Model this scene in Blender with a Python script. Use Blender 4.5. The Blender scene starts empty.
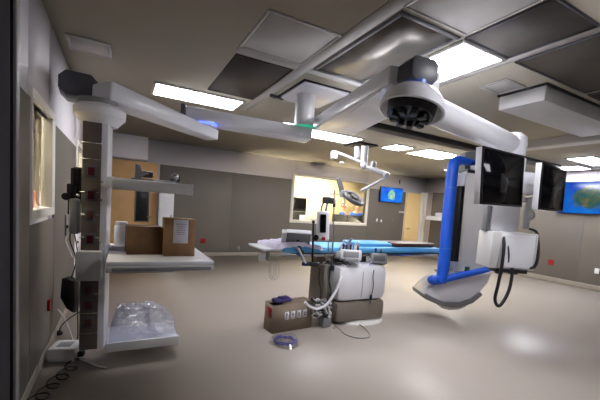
import bpy, bmesh, math, random
from mathutils import Vector, Matrix, Euler
random.seed(7)
scene = bpy.context.scene
COL = scene.collection
PI = math.pi

# ------------------------------------------------------------------ camera
CAMZ = 1.5
F = 337.974; CX = 297.8365; CY = 236.1206
RC = Matrix(((0.88478887, -0.0241572, -0.46536555),
             (-0.46060995, 0.10600506, -0.88124991),
             (0.07061963, 0.99407211, 0.08266506)))
cd = bpy.data.cameras.new('camera'); cam = bpy.data.objects.new('camera', cd); COL.objects.link(cam)
cd.sensor_width = 36; cd.lens = F / 600 * 36
cd.shift_x = (300 - CX) / 600; cd.shift_y = (CY - 200) / 600
cd.clip_start = 0.02
cam.matrix_world = Matrix.Translation((0, 0, CAMZ)) @ RC.to_4x4()
scene.camera = cam
EYE = Vector((0, 0, CAMZ))

def ray(px, py):
    return RC @ Vector(((px - CX) / F, -(py - CY) / F, -1))
def at(px, py, d):            # real point at distance d along the room from the viewpoint
    return EYE + ray(px, py) * d
def onz(px, py, z):
    r = ray(px, py); return EYE + r * ((z - CAMZ) / r.z)
def ony(px, py, y):
    r = ray(px, py); return EYE + r * (y / r.y)
def onx(px, py, x):
    r = ray(px, py); return EYE + r * (x / r.x)

# ------------------------------------------------------------------ materials
def lin(c):
    f = lambda v: v / 12.92 if v <= 0.04045 else ((v + 0.055) / 1.055) ** 2.4
    return tuple(f(v / 255) for v in c) + (1,)
MATS = {}
def mat(name, rgb, rough=0.5, metal=0.0, var=0.06, scale=6.0, bump=0.0, bscale=60.0, coat=0.0, trans=0.0, spec=0.5, ior=1.45):
    m = bpy.data.materials.new(name); m.use_nodes = True
    nt = m.node_tree; b = nt.nodes['Principled BSDF']
    tc = nt.nodes.new('ShaderNodeTexCoord')
    n = nt.nodes.new('ShaderNodeTexNoise'); n.inputs['Scale'].default_value = scale; n.inputs['Detail'].default_value = 3
    nt.links.new(tc.outputs['Object'], n.inputs['Vector'])
    r = nt.nodes.new('ShaderNodeValToRGB')
    c = lin(rgb)
    r.color_ramp.elements[0].position = 0.3; r.color_ramp.elements[1].position = 0.7
    r.color_ramp.elements[0].color = tuple(v * (1 - var) for v in c[:3]) + (1,)
    r.color_ramp.elements[1].color = tuple(min(1, v * (1 + var)) for v in c[:3]) + (1,)
    nt.links.new(n.outputs['Fac'], r.inputs['Fac'])
    nt.links.new(r.outputs['Color'], b.inputs['Base Color'])
    b.inputs['Roughness'].default_value = rough; b.inputs['Metallic'].default_value = metal
    b.inputs['Coat Weight'].default_value = coat; b.inputs['Coat Roughness'].default_value = 0.1
    b.inputs['Transmission Weight'].default_value = trans; b.inputs['IOR'].default_value = ior
    b.inputs['Specular IOR Level'].default_value = spec
    if bump:
        n2 = nt.nodes.new('ShaderNodeTexNoise'); n2.inputs['Scale'].default_value = bscale; n2.inputs['Detail'].default_value = 4
        nt.links.new(tc.outputs['Object'], n2.inputs['Vector'])
        bp = nt.nodes.new('ShaderNodeBump'); bp.inputs['Strength'].default_value = bump; bp.inputs['Distance'].default_value = 0.02
        nt.links.new(n2.outputs['Fac'], bp.inputs['Height']); nt.links.new(bp.outputs['Normal'], b.inputs['Normal'])
    MATS[name] = m
    return m
def emit(name, rgb, strength):
    m = bpy.data.materials.new(name); m.use_nodes = True
    nt = m.node_tree; nt.nodes.clear()
    e = nt.nodes.new('ShaderNodeEmission'); o = nt.nodes.new('ShaderNodeOutputMaterial')
    e.inputs['Color'].default_value = lin(rgb); e.inputs['Strength'].default_value = strength
    nt.links.new(e.outputs[0], o.inputs[0]); return m
def pane_mat(name, tint, gloss=0.03, rough=0.02):
    m = bpy.data.materials.new(name); m.use_nodes = True
    nt = m.node_tree; nt.nodes.clear()
    t = nt.nodes.new('ShaderNodeBsdfTransparent'); t.inputs[0].default_value = tint
    g = nt.nodes.new('ShaderNodeBsdfGlossy'); g.inputs['Roughness'].default_value = rough
    lw = nt.nodes.new('ShaderNodeLayerWeight'); lw.inputs['Blend'].default_value = .5
    fr = nt.nodes.new('ShaderNodeMath'); fr.operation = 'POWER'; fr.inputs[1].default_value = 5; nt.links.new(lw.outputs['Facing'], fr.inputs[0])
    ma = nt.nodes.new('ShaderNodeMath'); ma.operation = 'ADD'; ma.inputs[1].default_value = gloss; ma.use_clamp = True
    mx = nt.nodes.new('ShaderNodeMixShader'); o = nt.nodes.new('ShaderNodeOutputMaterial')
    nt.links.new(fr.outputs[0], ma.inputs[0]); nt.links.new(ma.outputs[0], mx.inputs[0])
    nt.links.new(t.outputs[0], mx.inputs[1]); nt.links.new(g.outputs[0], mx.inputs[2]); nt.links.new(mx.outputs[0], o.inputs[0])
    return m
def plastic_film(name):
    m = bpy.data.materials.new(name); m.use_nodes = True
    nt = m.node_tree; nt.nodes.clear()
    t = nt.nodes.new('ShaderNodeBsdfTransparent'); t.inputs[0].default_value = (.78, .81, .93, 1)
    g = nt.nodes.new('ShaderNodeBsdfGlossy'); g.inputs['Roughness'].default_value = 0.07
    d = nt.nodes.new('ShaderNodeBsdfDiffuse'); d.inputs[0].default_value = (.62, .66, .80, 1)
    tc = nt.nodes.new('ShaderNodeTexCoord'); n = nt.nodes.new('ShaderNodeTexNoise'); n.inputs['Scale'].default_value = 16; n.inputs['Detail'].default_value = 4; n.inputs['Distortion'].default_value = 2.0
    bp = nt.nodes.new('ShaderNodeBump'); bp.inputs['Strength'].default_value = 1.0; bp.inputs['Distance'].default_value = 0.05
    nt.links.new(tc.outputs['Object'], n.inputs['Vector']); nt.links.new(n.outputs['Fac'], bp.inputs['Height'])
    nt.links.new(bp.outputs[0], g.inputs['Normal']); nt.links.new(bp.outputs[0], d.inputs['Normal'])
    m1 = nt.nodes.new('ShaderNodeMixShader'); m1.inputs[0].default_value = 0.07
    m2 = nt.nodes.new('ShaderNodeMixShader'); m2.inputs[0].default_value = 0.3
    o = nt.nodes.new('ShaderNodeOutputMaterial')
    nt.links.new(t.outputs[0], m1.inputs[1]); nt.links.new(d.outputs[0], m1.inputs[2])
    nt.links.new(m1.outputs[0], m2.inputs[1]); nt.links.new(g.outputs[0], m2.inputs[2]); nt.links.new(m2.outputs[0], o.inputs[0])
    return m
def reef_screen(name, w, h, strength, cx=0.0, cy=0.0, rx=.16, ry=.3, cols=((18, 84, 120), (72, 112, 62), (150, 118, 92))):
    """blue underwater picture with one round mottled sea animal, drawn on a lit screen (object space, metres)"""
    m = bpy.data.materials.new(name); m.use_nodes = True
    nt = m.node_tree; nt.nodes.clear(); N = nt.nodes.new; L = nt.links.new
    tc = N('ShaderNodeTexCoord'); sp = N('ShaderNodeSeparateXYZ'); L(tc.outputs['Object'], sp.inputs[0])
    # water
    n = N('ShaderNodeTexNoise'); n.inputs['Scale'].default_value = 3.2 / w; n.inputs['Detail'].default_value = 3; L(tc.outputs['Object'], n.inputs['Vector'])
    water = N('ShaderNodeValToRGB')
    water.color_ramp.elements[0].position = .3; water.color_ramp.elements[0].color = lin((4, 62, 190))
    water.color_ramp.elements[1].position = .75; water.color_ramp.elements[1].color = lin((20, 128, 225))
    L(n.outputs['Fac'], water.inputs[0])
    # animal mask
    mp = N('ShaderNodeMapping'); mp.inputs['Location'].default_value = (-cx / rx, 0, -cy / ry); mp.inputs['Scale'].default_value = (1 / rx, 0.0, 1 / ry)
    L(tc.outputs['Object'], mp.inputs[0])
    n2 = N('ShaderNodeTexNoise'); n2.inputs['Scale'].default_value = 1.6; n2.inputs['Detail'].default_value = 4; L(mp.outputs[0], n2.inputs['Vector'])
    ln = N('ShaderNodeVectorMath'); ln.operation = 'LENGTH'; L(mp.outputs[0], ln.inputs[0])
    ad = N('ShaderNodeMath'); ad.operation = 'ADD'; L(ln.outputs['Value'], ad.inputs[0])
    sc = N('ShaderNodeMath'); sc.operation = 'MULTIPLY'; sc.inputs[1].default_value = .9; L(n2.outputs['Fac'], sc.inputs[0]); L(sc.outputs[0], ad.inputs[1])
    mk = N('ShaderNodeMapRange'); mk.inputs['From Min'].default_value = 1.25; mk.inputs['From Max'].default_value = 1.5; mk.inputs['To Min'].default_value = 1; mk.inputs['To Max'].default_value = 0
    L(ad.outputs[0], mk.inputs['Value'])
    v = N('ShaderNodeTexNoise'); v.inputs['Scale'].default_value = 2.4; v.inputs['Detail'].default_value = 6; v.inputs['Roughness'].default_value = .65; L(mp.outputs[0], v.inputs['Vector'])
    an = N('ShaderNodeValToRGB'); el = an.color_ramp.elements
    el[0].position = .34; el[0].color = lin(cols[0]); el[1].position = .66; el[1].color = lin(cols[2])
    e2 = el.new(.5); e2.color = lin(cols[1])
    L(v.outputs['Fac'], an.inputs[0])
    mx = N('ShaderNodeMixRGB'); L(mk.outputs[0], mx.inputs[0]); L(water.outputs[0], mx.inputs[1]); L(an.outputs[0], mx.inputs[2])
    e = N('ShaderNodeEmission'); e.inputs['Strength'].default_value = strength; L(mx.outputs[0], e.inputs[0])
    gl = N('ShaderNodeBsdfGlossy'); gl.inputs['Roughness'].default_value = .1; gl.inputs[0].default_value = (.04, .04, .04, 1)
    as_ = N('ShaderNodeAddShader'); L(e.outputs[0], as_.inputs[0]); L(gl.outputs[0], as_.inputs[1])
    o = N('ShaderNodeOutputMaterial'); L(as_.outputs[0], o.inputs[0]); return m

M_ceil = mat('ceiling_paint', (180, 174, 158), .85, var=.03, scale=.8, bump=.05)
M_ctile = mat('ceiling_tile_pale', (196, 194, 190), .8, var=.03)
M_wall = mat('wall_paint', (228, 224, 230), .6, var=.02, scale=1)
M_wains = mat('wall_panel', (112, 106, 99), .45, var=.03, scale=1.5)
M_jamb = mat('jamb_paint', (92, 92, 94), .5)
M_jamb2 = mat('jamb_edge_paint', (120, 118, 116), .5)
M_base = mat('base_vinyl', (150, 142, 132), .4)
M_cream = mat('cream_paint', (246, 236, 206), .7, var=.02)
M_white = mat('white_enamel', (234, 235, 241), .28, var=.02, coat=.3)
M_gloss = mat('gloss_white', (232, 233, 238), .32, var=.02, coat=.15)
M_offw = mat('off_white_plastic', (206, 206, 206), .4, var=.03)
M_frame = mat('window_frame_paint', (228, 226, 220), .45, var=.02)
M_grey = mat('grey_plastic', (128, 130, 134), .4, var=.04)
M_dgrey = mat('dark_grey_plastic', (86, 87, 94), .38, var=.06)
M_vdark = mat('charcoal_plastic', (36, 36, 40), .4, var=.08)
M_black = mat('black_plastic', (14, 14, 16), .35, var=.1)
M_blackgl = mat('black_glass', (7, 7, 9), .12, var=.05, spec=.22)
M_rubber = mat('black_rubber', (18, 18, 18), .45, var=.1)
M_steel = mat('brushed_steel', (180, 180, 184), .25, 1.0, var=.05)
M_chrome = mat('chrome', (220, 222, 226), .08, 1.0, var=.02)
M_taupe = mat('taupe_plastic', (128, 118, 108), .4, var=.05)
M_colface = mat('column_face_brown', (104, 94, 86), .3, var=.08, scale=12)
M_red = mat('red_plastic', (150, 24, 26), .35)
M_dred = mat('dark_red_socket', (70, 12, 15), .35)
M_blue = mat('blue_foam_tube', (28, 92, 214), .42, var=.05)
M_bluepad = mat('blue_table_pad', (96, 176, 228), .55, var=.05, bump=.1, bscale=20)
M_bluering = mat('blue_ring', (66, 108, 200), .3)
M_sheet = mat('white_sheet', (222, 218, 234), .75, var=.04, bump=.6, bscale=9)
M_brown = mat('brown_leather', (84, 50, 43), .45, var=.12, bump=.1)
M_card = mat('cardboard', (150, 116, 84), .75, var=.07, scale=14, bump=.05)
M_dcard = mat('cardboard_dark', (116, 86, 62), .75, var=.08, scale=14, bump=.05)
M_cardin = mat('cardboard_greyish', (146, 131, 114), .75, var=.06, scale=14)
M_paper = mat('paper', (226, 226, 238), .7, var=.03)
M_inkgrey = mat('grey_print', (150, 150, 172), .7)
M_wood = mat('tan_wood_veneer', (226, 184, 126), .45, var=.07, scale=3)
M_tancurt = mat('pale_tan_door', (244, 212, 152), .5, var=.03, scale=2)
M_darkgrille = mat('dark_ceiling_panel', (76, 68, 60), .55, var=.05, bump=.2, bscale=140)
M_midgrille = mat('grey_ceiling_panel', (100, 96, 92), .5, var=.06, bump=.15, bscale=140)
M_mirror = mat('satin_metal_panel', (130, 126, 120), .32, .85, var=.05)
M_purple = mat('violet_cloth', (66, 58, 116), .6, var=.15, bump=.4, bscale=30)
M_coil = mat('violet_tube', (96, 92, 170), .3, var=.1)
M_skin = mat('skin', (200, 150, 124), .5)
M_scrub = mat('blue_scrubs', (38, 98, 206), .7, var=.08)
M_trous = mat('navy_trousers', (30, 44, 88), .7)
M_hair = mat('brown_hair', (92, 66, 46), .6, var=.2)
M_hairg = mat('grey_hair', (150, 140, 128), .6, var=.2)
M_orange = mat('orange_plastic', (226, 98, 58), .4)
M_desk = mat('pale_desk', (214, 200, 172), .4)
M_darkfloor = mat('corridor_floor', (170, 158, 140), .3)
M_light = emit('lamp_diffuser', (252, 250, 255), 11.0)
M_light2 = emit('lamp_diffuser_far', (255, 252, 248), 18.0)
M_light3 = emit('lamp_diffuser_warm', (255, 240, 214), 20.0)
M_light4 = emit('lamp_diffuser_right', (245, 246, 255), 11.0)
M_light5 = emit('lamp_diffuser_corridor', (255, 240, 214), 7.0)
M_lamp = mat('lamp_arm_paint', (160, 161, 166), .4)
M_led = emit('blue_led', (70, 90, 255), 2.0)
M_ledg = emit('green_led', (90, 255, 200), .16)
M_glass = pane_mat('window_glass', (.96, .97, .95, 1))
M_film = plastic_film('clear_plastic_film')
M_clear = pane_mat('clear_tubing', (.93, .94, .96, 1), .14)

# floor: beige poured floor, glossy with faint mottling
M_floor = mat('floor_epoxy', (181, 172, 163), .34, var=.012, scale=1.2, coat=0.0, spec=.42)
def _floor():
    nt = M_floor.node_tree; b = nt.nodes['Principled BSDF']
    tc = nt.nodes.new('ShaderNodeTexCoord'); n = nt.nodes.new('ShaderNodeTexNoise'); n.inputs['Scale'].default_value = 2.2; n.inputs['Detail'].default_value = 5
    nt.links.new(tc.outputs['Object'], n.inputs['Vector'])
    r = nt.nodes.new('ShaderNodeMapRange'); r.inputs['To Min'].default_value = .36; r.inputs['To Max'].default_value = .43
    nt.links.new(n.outputs['Fac'], r.inputs['Value']); nt.links.new(r.outputs[0], b.inputs['Roughness'])
    _floor()

# ------------------------------------------------------------------ mesh builder
def smooth_path(pts, n=6, closed=False):
    P = [Vector(p) for p in pts]; out = []; N = len(P)
    rng = range(N if closed else N - 1)
    for i in rng:
        if closed: a, b, c, d = P[(i - 1) % N], P[i], P[(i + 1) % N], P[(i + 2) % N]
        else: a, b, c, d = P[max(i - 1, 0)], P[i], P[i + 1], P[min(i + 2, N - 1)]
        for k in range(n):
            t = k / n
            out.append(.5 * ((2 * b) + (c - a) * t + (2 * a - 5 * b + 4 * c - d) * t * t + (3 * b - a - 3 * c + d) * t ** 3))
    if not closed: out.append(P[-1])
    return out

class MB:
    def __init__(s): s.bm = bmesh.new()
    def _xf(s, vs, m): bmesh.ops.transform(s.bm, matrix=m, verts=vs)
    def box(s, c, size, rot=None, bev=0.0, seg=2):
        g = bmesh.ops.create_cube(s.bm, size=1.0); vs = g['verts']
        m = Matrix.Translation(Vector(c)) @ (rot.to_4x4() if rot else Matrix()) @ Matrix.Diagonal((*size, 1))
        s._xf(vs, m)
        if bev:
            es = list({e for v in vs for e in v.link_edges})
            bmesh.ops.bevel(s.bm, geom=es, offset=bev, segments=seg, affect='EDGES', profile=.5)
        return s
    def span(s, a, b, bev=0.0):     # box from corner to corner
        a, b = Vector(a), Vector(b)
        return s.box((a + b) / 2, [abs(v) for v in (b - a)], None, bev)
    def cyl(s, p0, p1, r0, r1=None, seg=20, bev=0.0):
        p0, p1 = Vector(p0), Vector(p1); r1 = r0 if r1 is None else r1
        d = p1 - p0
        g = bmesh.ops.create_cone(s.bm, cap_ends=True, segments=seg, radius1=r0, radius2=r1, depth=d.length)
        q = d.to_track_quat('Z', 'Y').to_matrix().to_4x4()
        s._xf(g['verts'], Matrix.Translation((p0 + p1) / 2) @ q)
        if bev:
            es = [e for e in {e for v in g['verts'] for e in v.link_edges} if any(len(f.verts) > 4 for f in e.link_faces)]
            bmesh.ops.bevel(s.bm, geom=es, offset=bev, segments=2, affect='EDGES', profile=.5)
        return s
    def tube(s, pts, r, seg=8, n=5, closed=False, smooth=True):
        P = smooth_path(pts, n, closed) if smooth else [Vector(p) for p in pts]
        N = len(P); rings = []
        t0 = (P[1] - P[0]).normalized()
        up = Vector((0, 0, 1)) if abs(t0.z) < .9 else Vector((1, 0, 0))
        nrm = (up - t0 * up.dot(t0)).normalized()
        for i, p in enumerate(P):
            if closed: t = (P[(i + 1) % N] - P[(i - 1) % N])
            else: t = P[min(i + 1, N - 1)] - P[max(i - 1, 0)]
            if t.length < 1e-9: t = t0.copy()
            t.normalize()
            nrm = nrm - t * nrm.dot(t)
            if nrm.length < 1e-6: nrm = t.orthogonal()
            nrm.normalize(); bn = t.cross(nrm)
            rr = r(i / (N - 1)) if callable(r) else r
            rings.append([s.bm.verts.new(p + (nrm * math.cos(2 * PI * k / seg) + bn * math.sin(2 * PI * k / seg)) * rr) for k in range(seg)])
        for i in range(N if closed else N - 1):
            a, b = rings[i], rings[(i + 1) % N]
            for k in range(seg):
                s.bm.faces.new((a[k], a[(k + 1) % seg], b[(k + 1) % seg], b[k]))
        if not closed:
            s.bm.faces.new(rings[0][::-1]); s.bm.faces.new(rings[-1])
        return s
    def lathe(s, prof, m=None, seg=28):
        m = m or Matrix(); rings = []
        for r, z in prof:
            if r < 1e-6: rings.append([s.bm.verts.new(m @ Vector((0, 0, z)))])
            else: rings.append([s.bm.verts.new(m @ Vector((r * math.cos(2 * PI * k / seg), r * math.sin(2 * PI * k / seg), z))) for k in range(seg)])
        for a, b in zip(rings, rings[1:]):
            for k in range(seg):
                k2 = (k + 1) % seg
                if len(a) == 1 and len(b) == 1: continue
                if len(a) == 1: s.bm.faces.new((a[0], b[k], b[k2]))
                elif len(b) == 1: s.bm.faces.new((a[k], a[k2], b[0]))
                else: s.bm.faces.new((a[k], a[k2], b[k2], b[k]))
        for R_ in (rings[0], rings[-1]):
            if len(R_) > 2: s.bm.faces.new(R_)
        return s
    def prism(s, poly, w0, w1, m=None, bev=0.0):
        """poly: (u, v) outline; extruded from w0 to w1; m maps (u, w, v) to world"""
        m = m or Matrix()
        a = [s.bm.verts.new(m @ Vector((u, w0, v))) for u, v in poly]
        b = [s.bm.verts.new(m @ Vector((u, w1, v))) for u, v in poly]
        n = len(poly)
        fs = [s.bm.faces.new(a), s.bm.faces.new(b[::-1])]
        for k in range(n): fs.append(s.bm.faces.new((a[k], b[k], b[(k + 1) % n], a[(k + 1) % n])))
        if bev:
            es = list({e for f in fs[:2] for e in f.edges})
            bmesh.ops.bevel(s.bm, geom=es, offset=bev, segments=2, affect='EDGES', profile=.5)
        return s
    def ell(s, c, rad, rot=None, u=20, v=12):
        g = bmesh.ops.create_uvsphere(s.bm, u_segments=u, v_segments=v, radius=1)
        s._xf(g['verts'], Matrix.Translation(Vector(c)) @ (rot.to_4x4() if rot else Matrix()) @ Matrix.Diagonal((*rad, 1)))
        return s
    def build(s, name, m, parent=None, origin=None, ang=35):
        bm = s.bm
        bmesh.ops.recalc_face_normals(bm, faces=bm.faces)
        if parent is not None:
            root = parent
            while root.parent: root = root.parent
            off = root.location.copy(); inv = root.rotation_euler.to_matrix().to_4x4().inverted() if root.get('_rot') else None
        else:
            if origin is None:
                xs = [v.co for v in bm.verts]
                off = Vector((sum(v.x for v in xs) / len(xs), sum(v.y for v in xs) / len(xs), min(v.z for v in xs)))
            else: off = Vector(origin)
        bmesh.ops.translate(bm, verts=bm.verts, vec=-off)
        lim = math.radians(ang)
        for e in bm.edges:
            if len(e.link_faces) == 2 and e.calc_face_angle(0) > lim: e.smooth = False
        me = bpy.data.meshes.new(name); bm.to_mesh(me); bm.free()
        for p in me.polygons: p.use_smooth = True
        me.materials.append(m)
        o = bpy.data.objects.new(name, me); COL.objects.link(o)
        if parent is not None: o.parent = parent
        else: o.location = off
        return o

def tag(o, label, cat, group=None):
    o['label'] = label; o['category'] = cat
    if group: o['group'] = group
    return o
def thing(name, label, cat, loc, group=None):
    o = bpy.data.objects.new(name, None); o.empty_display_size = .1; COL.objects.link(o)
    o.location = Vector(loc)
    return tag(o, label, cat, group)
def struct(name, mb, m, parent=None):
    o = mb.build(name, m, parent)
    if parent is None: o['kind'] = 'structure'
    return o
def copy_tree(o, parent=None):
    c = o.copy(); COL.objects.link(c)
    if parent is not None: c.parent = parent
    for ch in list(o.children): copy_tree(ch, c)
    return c
def rotz(a): return Matrix.Rotation(a, 3, 'Z')
def basis(x, y, z): return Matrix((x, y, z)).transposed()

# ================================================================== SETTING
XL, XR, YB, YF, H = -0.58, 10.3, 9.4, -2.4, 2.95
struct('floor', MB().span((XL - .15, YF - .15, -.12), (XR + .15, YB + .15, 0)), M_floor)
struct('ceiling', MB().span((XL - .15, YF - .15, H), (XR + .15, YB + .15, H + .12)), M_ceil)
# walls, with openings
def wall_with_hole(name, axis, p0, p1, holes, lo, hi, m):
    """axis 'x': wall of constant x between p0..p1; holes (a0,a1,z0,z1) along the wall"""
    mb = MB()
    def piece(a0, a1, z0, z1):
        if a1 - a0 < 1e-4 or z1 - z0 < 1e-4: return
        if axis == 'x': mb.span((p0, a0, z0), (p1, a1, z1))
        else: mb.span((a0, p0, z0), (a1, p1, z1))
    cur = lo
    for a0, a1, z0, z1 in sorted(holes):
        piece(cur, a0, 0, H); piece(a0, a1, 0, z0); piece(a0, a1, z1, H); cur = a1
    piece(cur, hi, 0, H)
    return struct(name, mb, m)
WL = [(2.99, 3.74, 1.35, 2.13), (5.72, 6.75, 1.18, 2.16)]
wall_with_hole('wall_left', 'x', XL - .05, XL, WL, YF - .14, YB + .14, M_wall)
BW = (4.72, 7.55, 1.13, 2.50)
wall_with_hole('wall_back', 'y', YB, YB + .14, [BW], XL, XR, M_wall)
struct('wall_right', MB().span((XR, YF - .14, 0), (XR + .14, YB + .14, H)), M_wall)
struct('wall_front', MB().span((XL, YF - .14, 0), (XR, YF, H)), M_wall)

# dark wall panelling (wainscot) 18 mm proud of the walls
tn = [0]
def trim(mb, m):
    tn[0] += 1
    return struct('trim_%d' % tn[0], mb, m)
PT = 2.12
def wl(y0, y1, z0, z1): return MB().span((XL, y0, z0), (XL + .018, y1, z1), .003)
trim(wl(1.25, 2.96, .1, PT), M_wains)
trim(wl(2.975, 3.93, .1, 1.24), M_wains)
trim(wl(3.945, 5.6, .1, PT), M_wains)
trim(wl(6.85, YB, .1, PT), M_wains)
PB = 2.36
def wb(x0, x1, z0, z1): return MB().span((x0, YB - .018, z0), (x1, YB, z1), .003)
trim(wb(.86, 2.75, .1, PB), M_wains)
trim(wb(2.753, 4.62, .1, PB), M_wains)
trim(wb(4.623, 7.64, .1, 1.04), M_wains)
trim(wb(7.643, 9.36, .1, PB), M_wains)
def wr(y0, y1, z0, z1): return MB().span((XR - .018, y0, z0), (XR, y1, z1), .003)
trim(wr(2.0, 4.2, .14, 2.52), M_wains)
trim(wr(4.203, 6.4, .14, 2.52), M_wains)
trim(wr(6.403, 7.9, .14, 2.52), M_wains)
trim(wr(7.903, 8.95, .14, 2.42), M_wains)
struct('baseboard_left', MB().span((XL, 1.25, 0), (XL + .022, YB, .1), .004), M_base)
struct('baseboard_back', MB().span((.86, YB - .022, 0), (9.36, YB, .1), .004), M_base)
struct('baseboard_right', MB().span((XR - .024, YF, 0), (XR, YB, .14), .004), M_base)
# bright painted bulkhead over the tan door
trim(MB().span((XL, YB - .25, 2.40), (.55, YB, H), .004), mat('bulkhead_paint', (244, 242, 250), .6, var=.02))
# foreground jamb at the left edge
trim(MB().span((XL, 1.165, 0), (-.2645, 1.2, H), .003), M_jamb)
trim(MB().span((-.2645, 1.17, 0), (-.2575, 1.197, H)), M_vdark)
trim(MB().span((-.2575, 1.165, 0), (-.25, 1.2, H), .003), M_jamb2)

# windows
def window(n, frame_mb, glass_mb):
    w = struct('window_%d' % n, frame_mb, M_frame)
    glass_mb.build('pane', M_glass, w); return w
def frame_x(a0, a1, z0, z1, t=.07, d0=-.05, d1=.03, ta=None, tb=None):
    mb = MB(); ta = ta or t; tb = tb or t
    for A, B in (((a0 - ta, z0 - t), (a1 + tb, z0)), ((a0 - ta, z1), (a1 + tb, z1 + t)), ((a0 - ta, z0), (a0, z1)), ((a1, z0), (a1 + tb, z1))):
        mb.span((XL + d0, A[0], A[1]), (XL + d1, B[0], B[1]), .004)
    return mb
window(1, frame_x(*WL[0], ta=.02, tb=.14), MB().span((XL - .03, 2.99, 1.35), (XL - .024, 3.74, 2.13)))
window(2, frame_x(*WL[1]), MB().span((XL - .03, 5.72, 1.18), (XL - .024, 6.75, 2.16)))
mb = MB(); t = .09
x0, x1, z0, z1 = BW
for A, B in (((x0 - t, z0 - t), (x1 + t, z0)), ((x0 - t, z1), (x1 + t, z1 + .05)), ((x0 - t, z0), (x0, z1)), ((x1, z0), (x1 + t, z1))):
    mb.span((A[0], YB - .03, A[1]), (B[0], YB + .15, B[1]), .004)
window(3, mb, MB().span((x0, YB + .07, z0), (x1, YB + .076, z1)))

# rooms beyond the windows
struct('wall_corridor', MB().span((-2.7, 1.2, 0), (-2.6, 9.5, 2.75)), M_cream)
struct('floor_corridor', MB().span((-2.7, 1.2, -.1), (XL - .055, 9.5, 0)), M_darkfloor)
struct('ceiling_corridor', MB().span((-2.7, 1.2, 2.75), (XL - .055, 9.5, 2.85)), M_ceil)
struct('wall_corridor_end', MB().span((-2.7, 9.5, 0), (XL - .055, 9.6, 2.75)), M_cream)
struct('wall_corridor_near', MB().span((-2.7, 1.1, 0), (XL - .055, 1.2, 2.75)), M_cream)
CY0, CY1 = YB + .16, 13.2
struct('wall_control_back', MB().span((2.5, CY1, 0), (10.2, CY1 + .1, 3.4)), M_cream)
struct('wall_control_left', MB().span((2.5, CY0, 0), (2.6, CY1, 3.4)), M_cream)
struct('wall_control_right', MB().span((10.1, CY0, 0), (10.2, CY1, 3.4)), M_cream)
struct('floor_control', MB().span((2.5, CY0, -.1), (10.2, CY1, 0)), M_darkfloor)
struct('ceiling_control', MB().span((2.5, CY0, 3.4), (10.2, CY1, 3.5)), M_cream)

# doors
d1 = struct('door_1', MB().span((-.45, YB - .05, .01), (.80, YB, 2.36), .004), M_wood)
MB().span((.33, YB - .056, .9), (.6, YB - .048, 1.70), .004).build('vision_panel', M_black, d1)
mb = MB().span((.30, YB - .06, .87), (.33, YB - .045, 1.73)).span((.6, YB - .06, .87), (.63, YB - .045, 1.73)).span((.33, YB - .06, .87), (.6, YB - .045, .9)).span((.33, YB - .06, 1.7), (.6, YB - .045, 1.73))
mb.build('vision_frame', M_taupe, d1)
MB().cyl((.70, YB - .05, 1.02), (.70, YB - .11, 1.02), .012).cyl((.71, YB - .11, 1.02), (.58, YB - .11, 1.02), .011).build('door_handle', M_steel, d1)
d2 = struct('door_2', MB().span((9.40, YB - .05, .01), (10.13, YB, 2.36), .004), M_tancurt)
MB().cyl((9.5, YB - .05, 1.02), (9.5, YB - .11, 1.02), .012).cyl((9.49, YB - .11, 1.02), (9.62, YB - .11, 1.02), .011).build('door_handle', M_steel, d2)
trim(MB().span((10.14, YB - .07, 0), (XR - .001, YB, 2.42), .004), M_frame)
trim(MB().span((XR - .06, 9.2, 0), (XR, 9.33, 2.42), .004), M_frame)

# ================================================================== CEILING FIXTURES
def ceiling_light(x0, x1, y0, y1, label, m=None, z=H, group='recessed ceiling lights of the operating room'):
    c = ((x0 + x1) / 2, (y0 + y1) / 2, z - .02)
    t_ = thing('ceiling_light', label, 'light', c, group)
    f = .03; mb = MB()
    mb.span((x0 - f, y0 - f, z - .022), (x1 + f, y0, z - .001)).span((x0 - f, y1, z - .022), (x1 + f, y1 + f, z - .001))
    mb.span((x0 - f, y0, z - .022), (x0, y1, z - .001)).span((x1, y0, z - .022), (x1 + f, y1, z - .001))
    mb.build('frame', M_ctile, t_)
    MB().span((x0, y0, z - .016), (x1, y1, z - .002)).build('diffuser', m or M_light, t_)
    return t_
ceiling_light(.36, 1.49, 4.76, 5.28, 'long lit ceiling panel at left above the two-armed white boom')
ceiling_light(2.44, 2.96, 1.97, 3.12, 'large bright ceiling panel beside the dark hub of the monitor arm')
ceiling_light(2.42, 2.88, 5.36, 5.74, 'short lit ceiling panel glimpsed left of the ceiling post')
ceiling_light(3.02, 4.18, 5.47, 6.05, 'lit ceiling panel just right of the ceiling post, behind the broad arm')
ceiling_light(4.98, 5.46, 5.38, 5.84, 'small lit ceiling panel at the far side, left of the two beside each other', M_light2)
ceiling_light(5.80, 6.86, 5.24, 5.92, 'wide lit ceiling panel at the far side above the blue tube frame', M_light2)
ceiling_light(2.44, 2.98, -.1, 1.08, 'lit ceiling panel cut by the top right corner of the view')
ceiling_light(8.3, 9.5, 3.4, 3.85, 'lit ceiling panel at far right above the reef screen', M_light4)
ceiling_light(9.4, 10.05, 4.1, 4.7, 'lit ceiling panel close to the right wall, nearest the far corner', M_light4)

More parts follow.
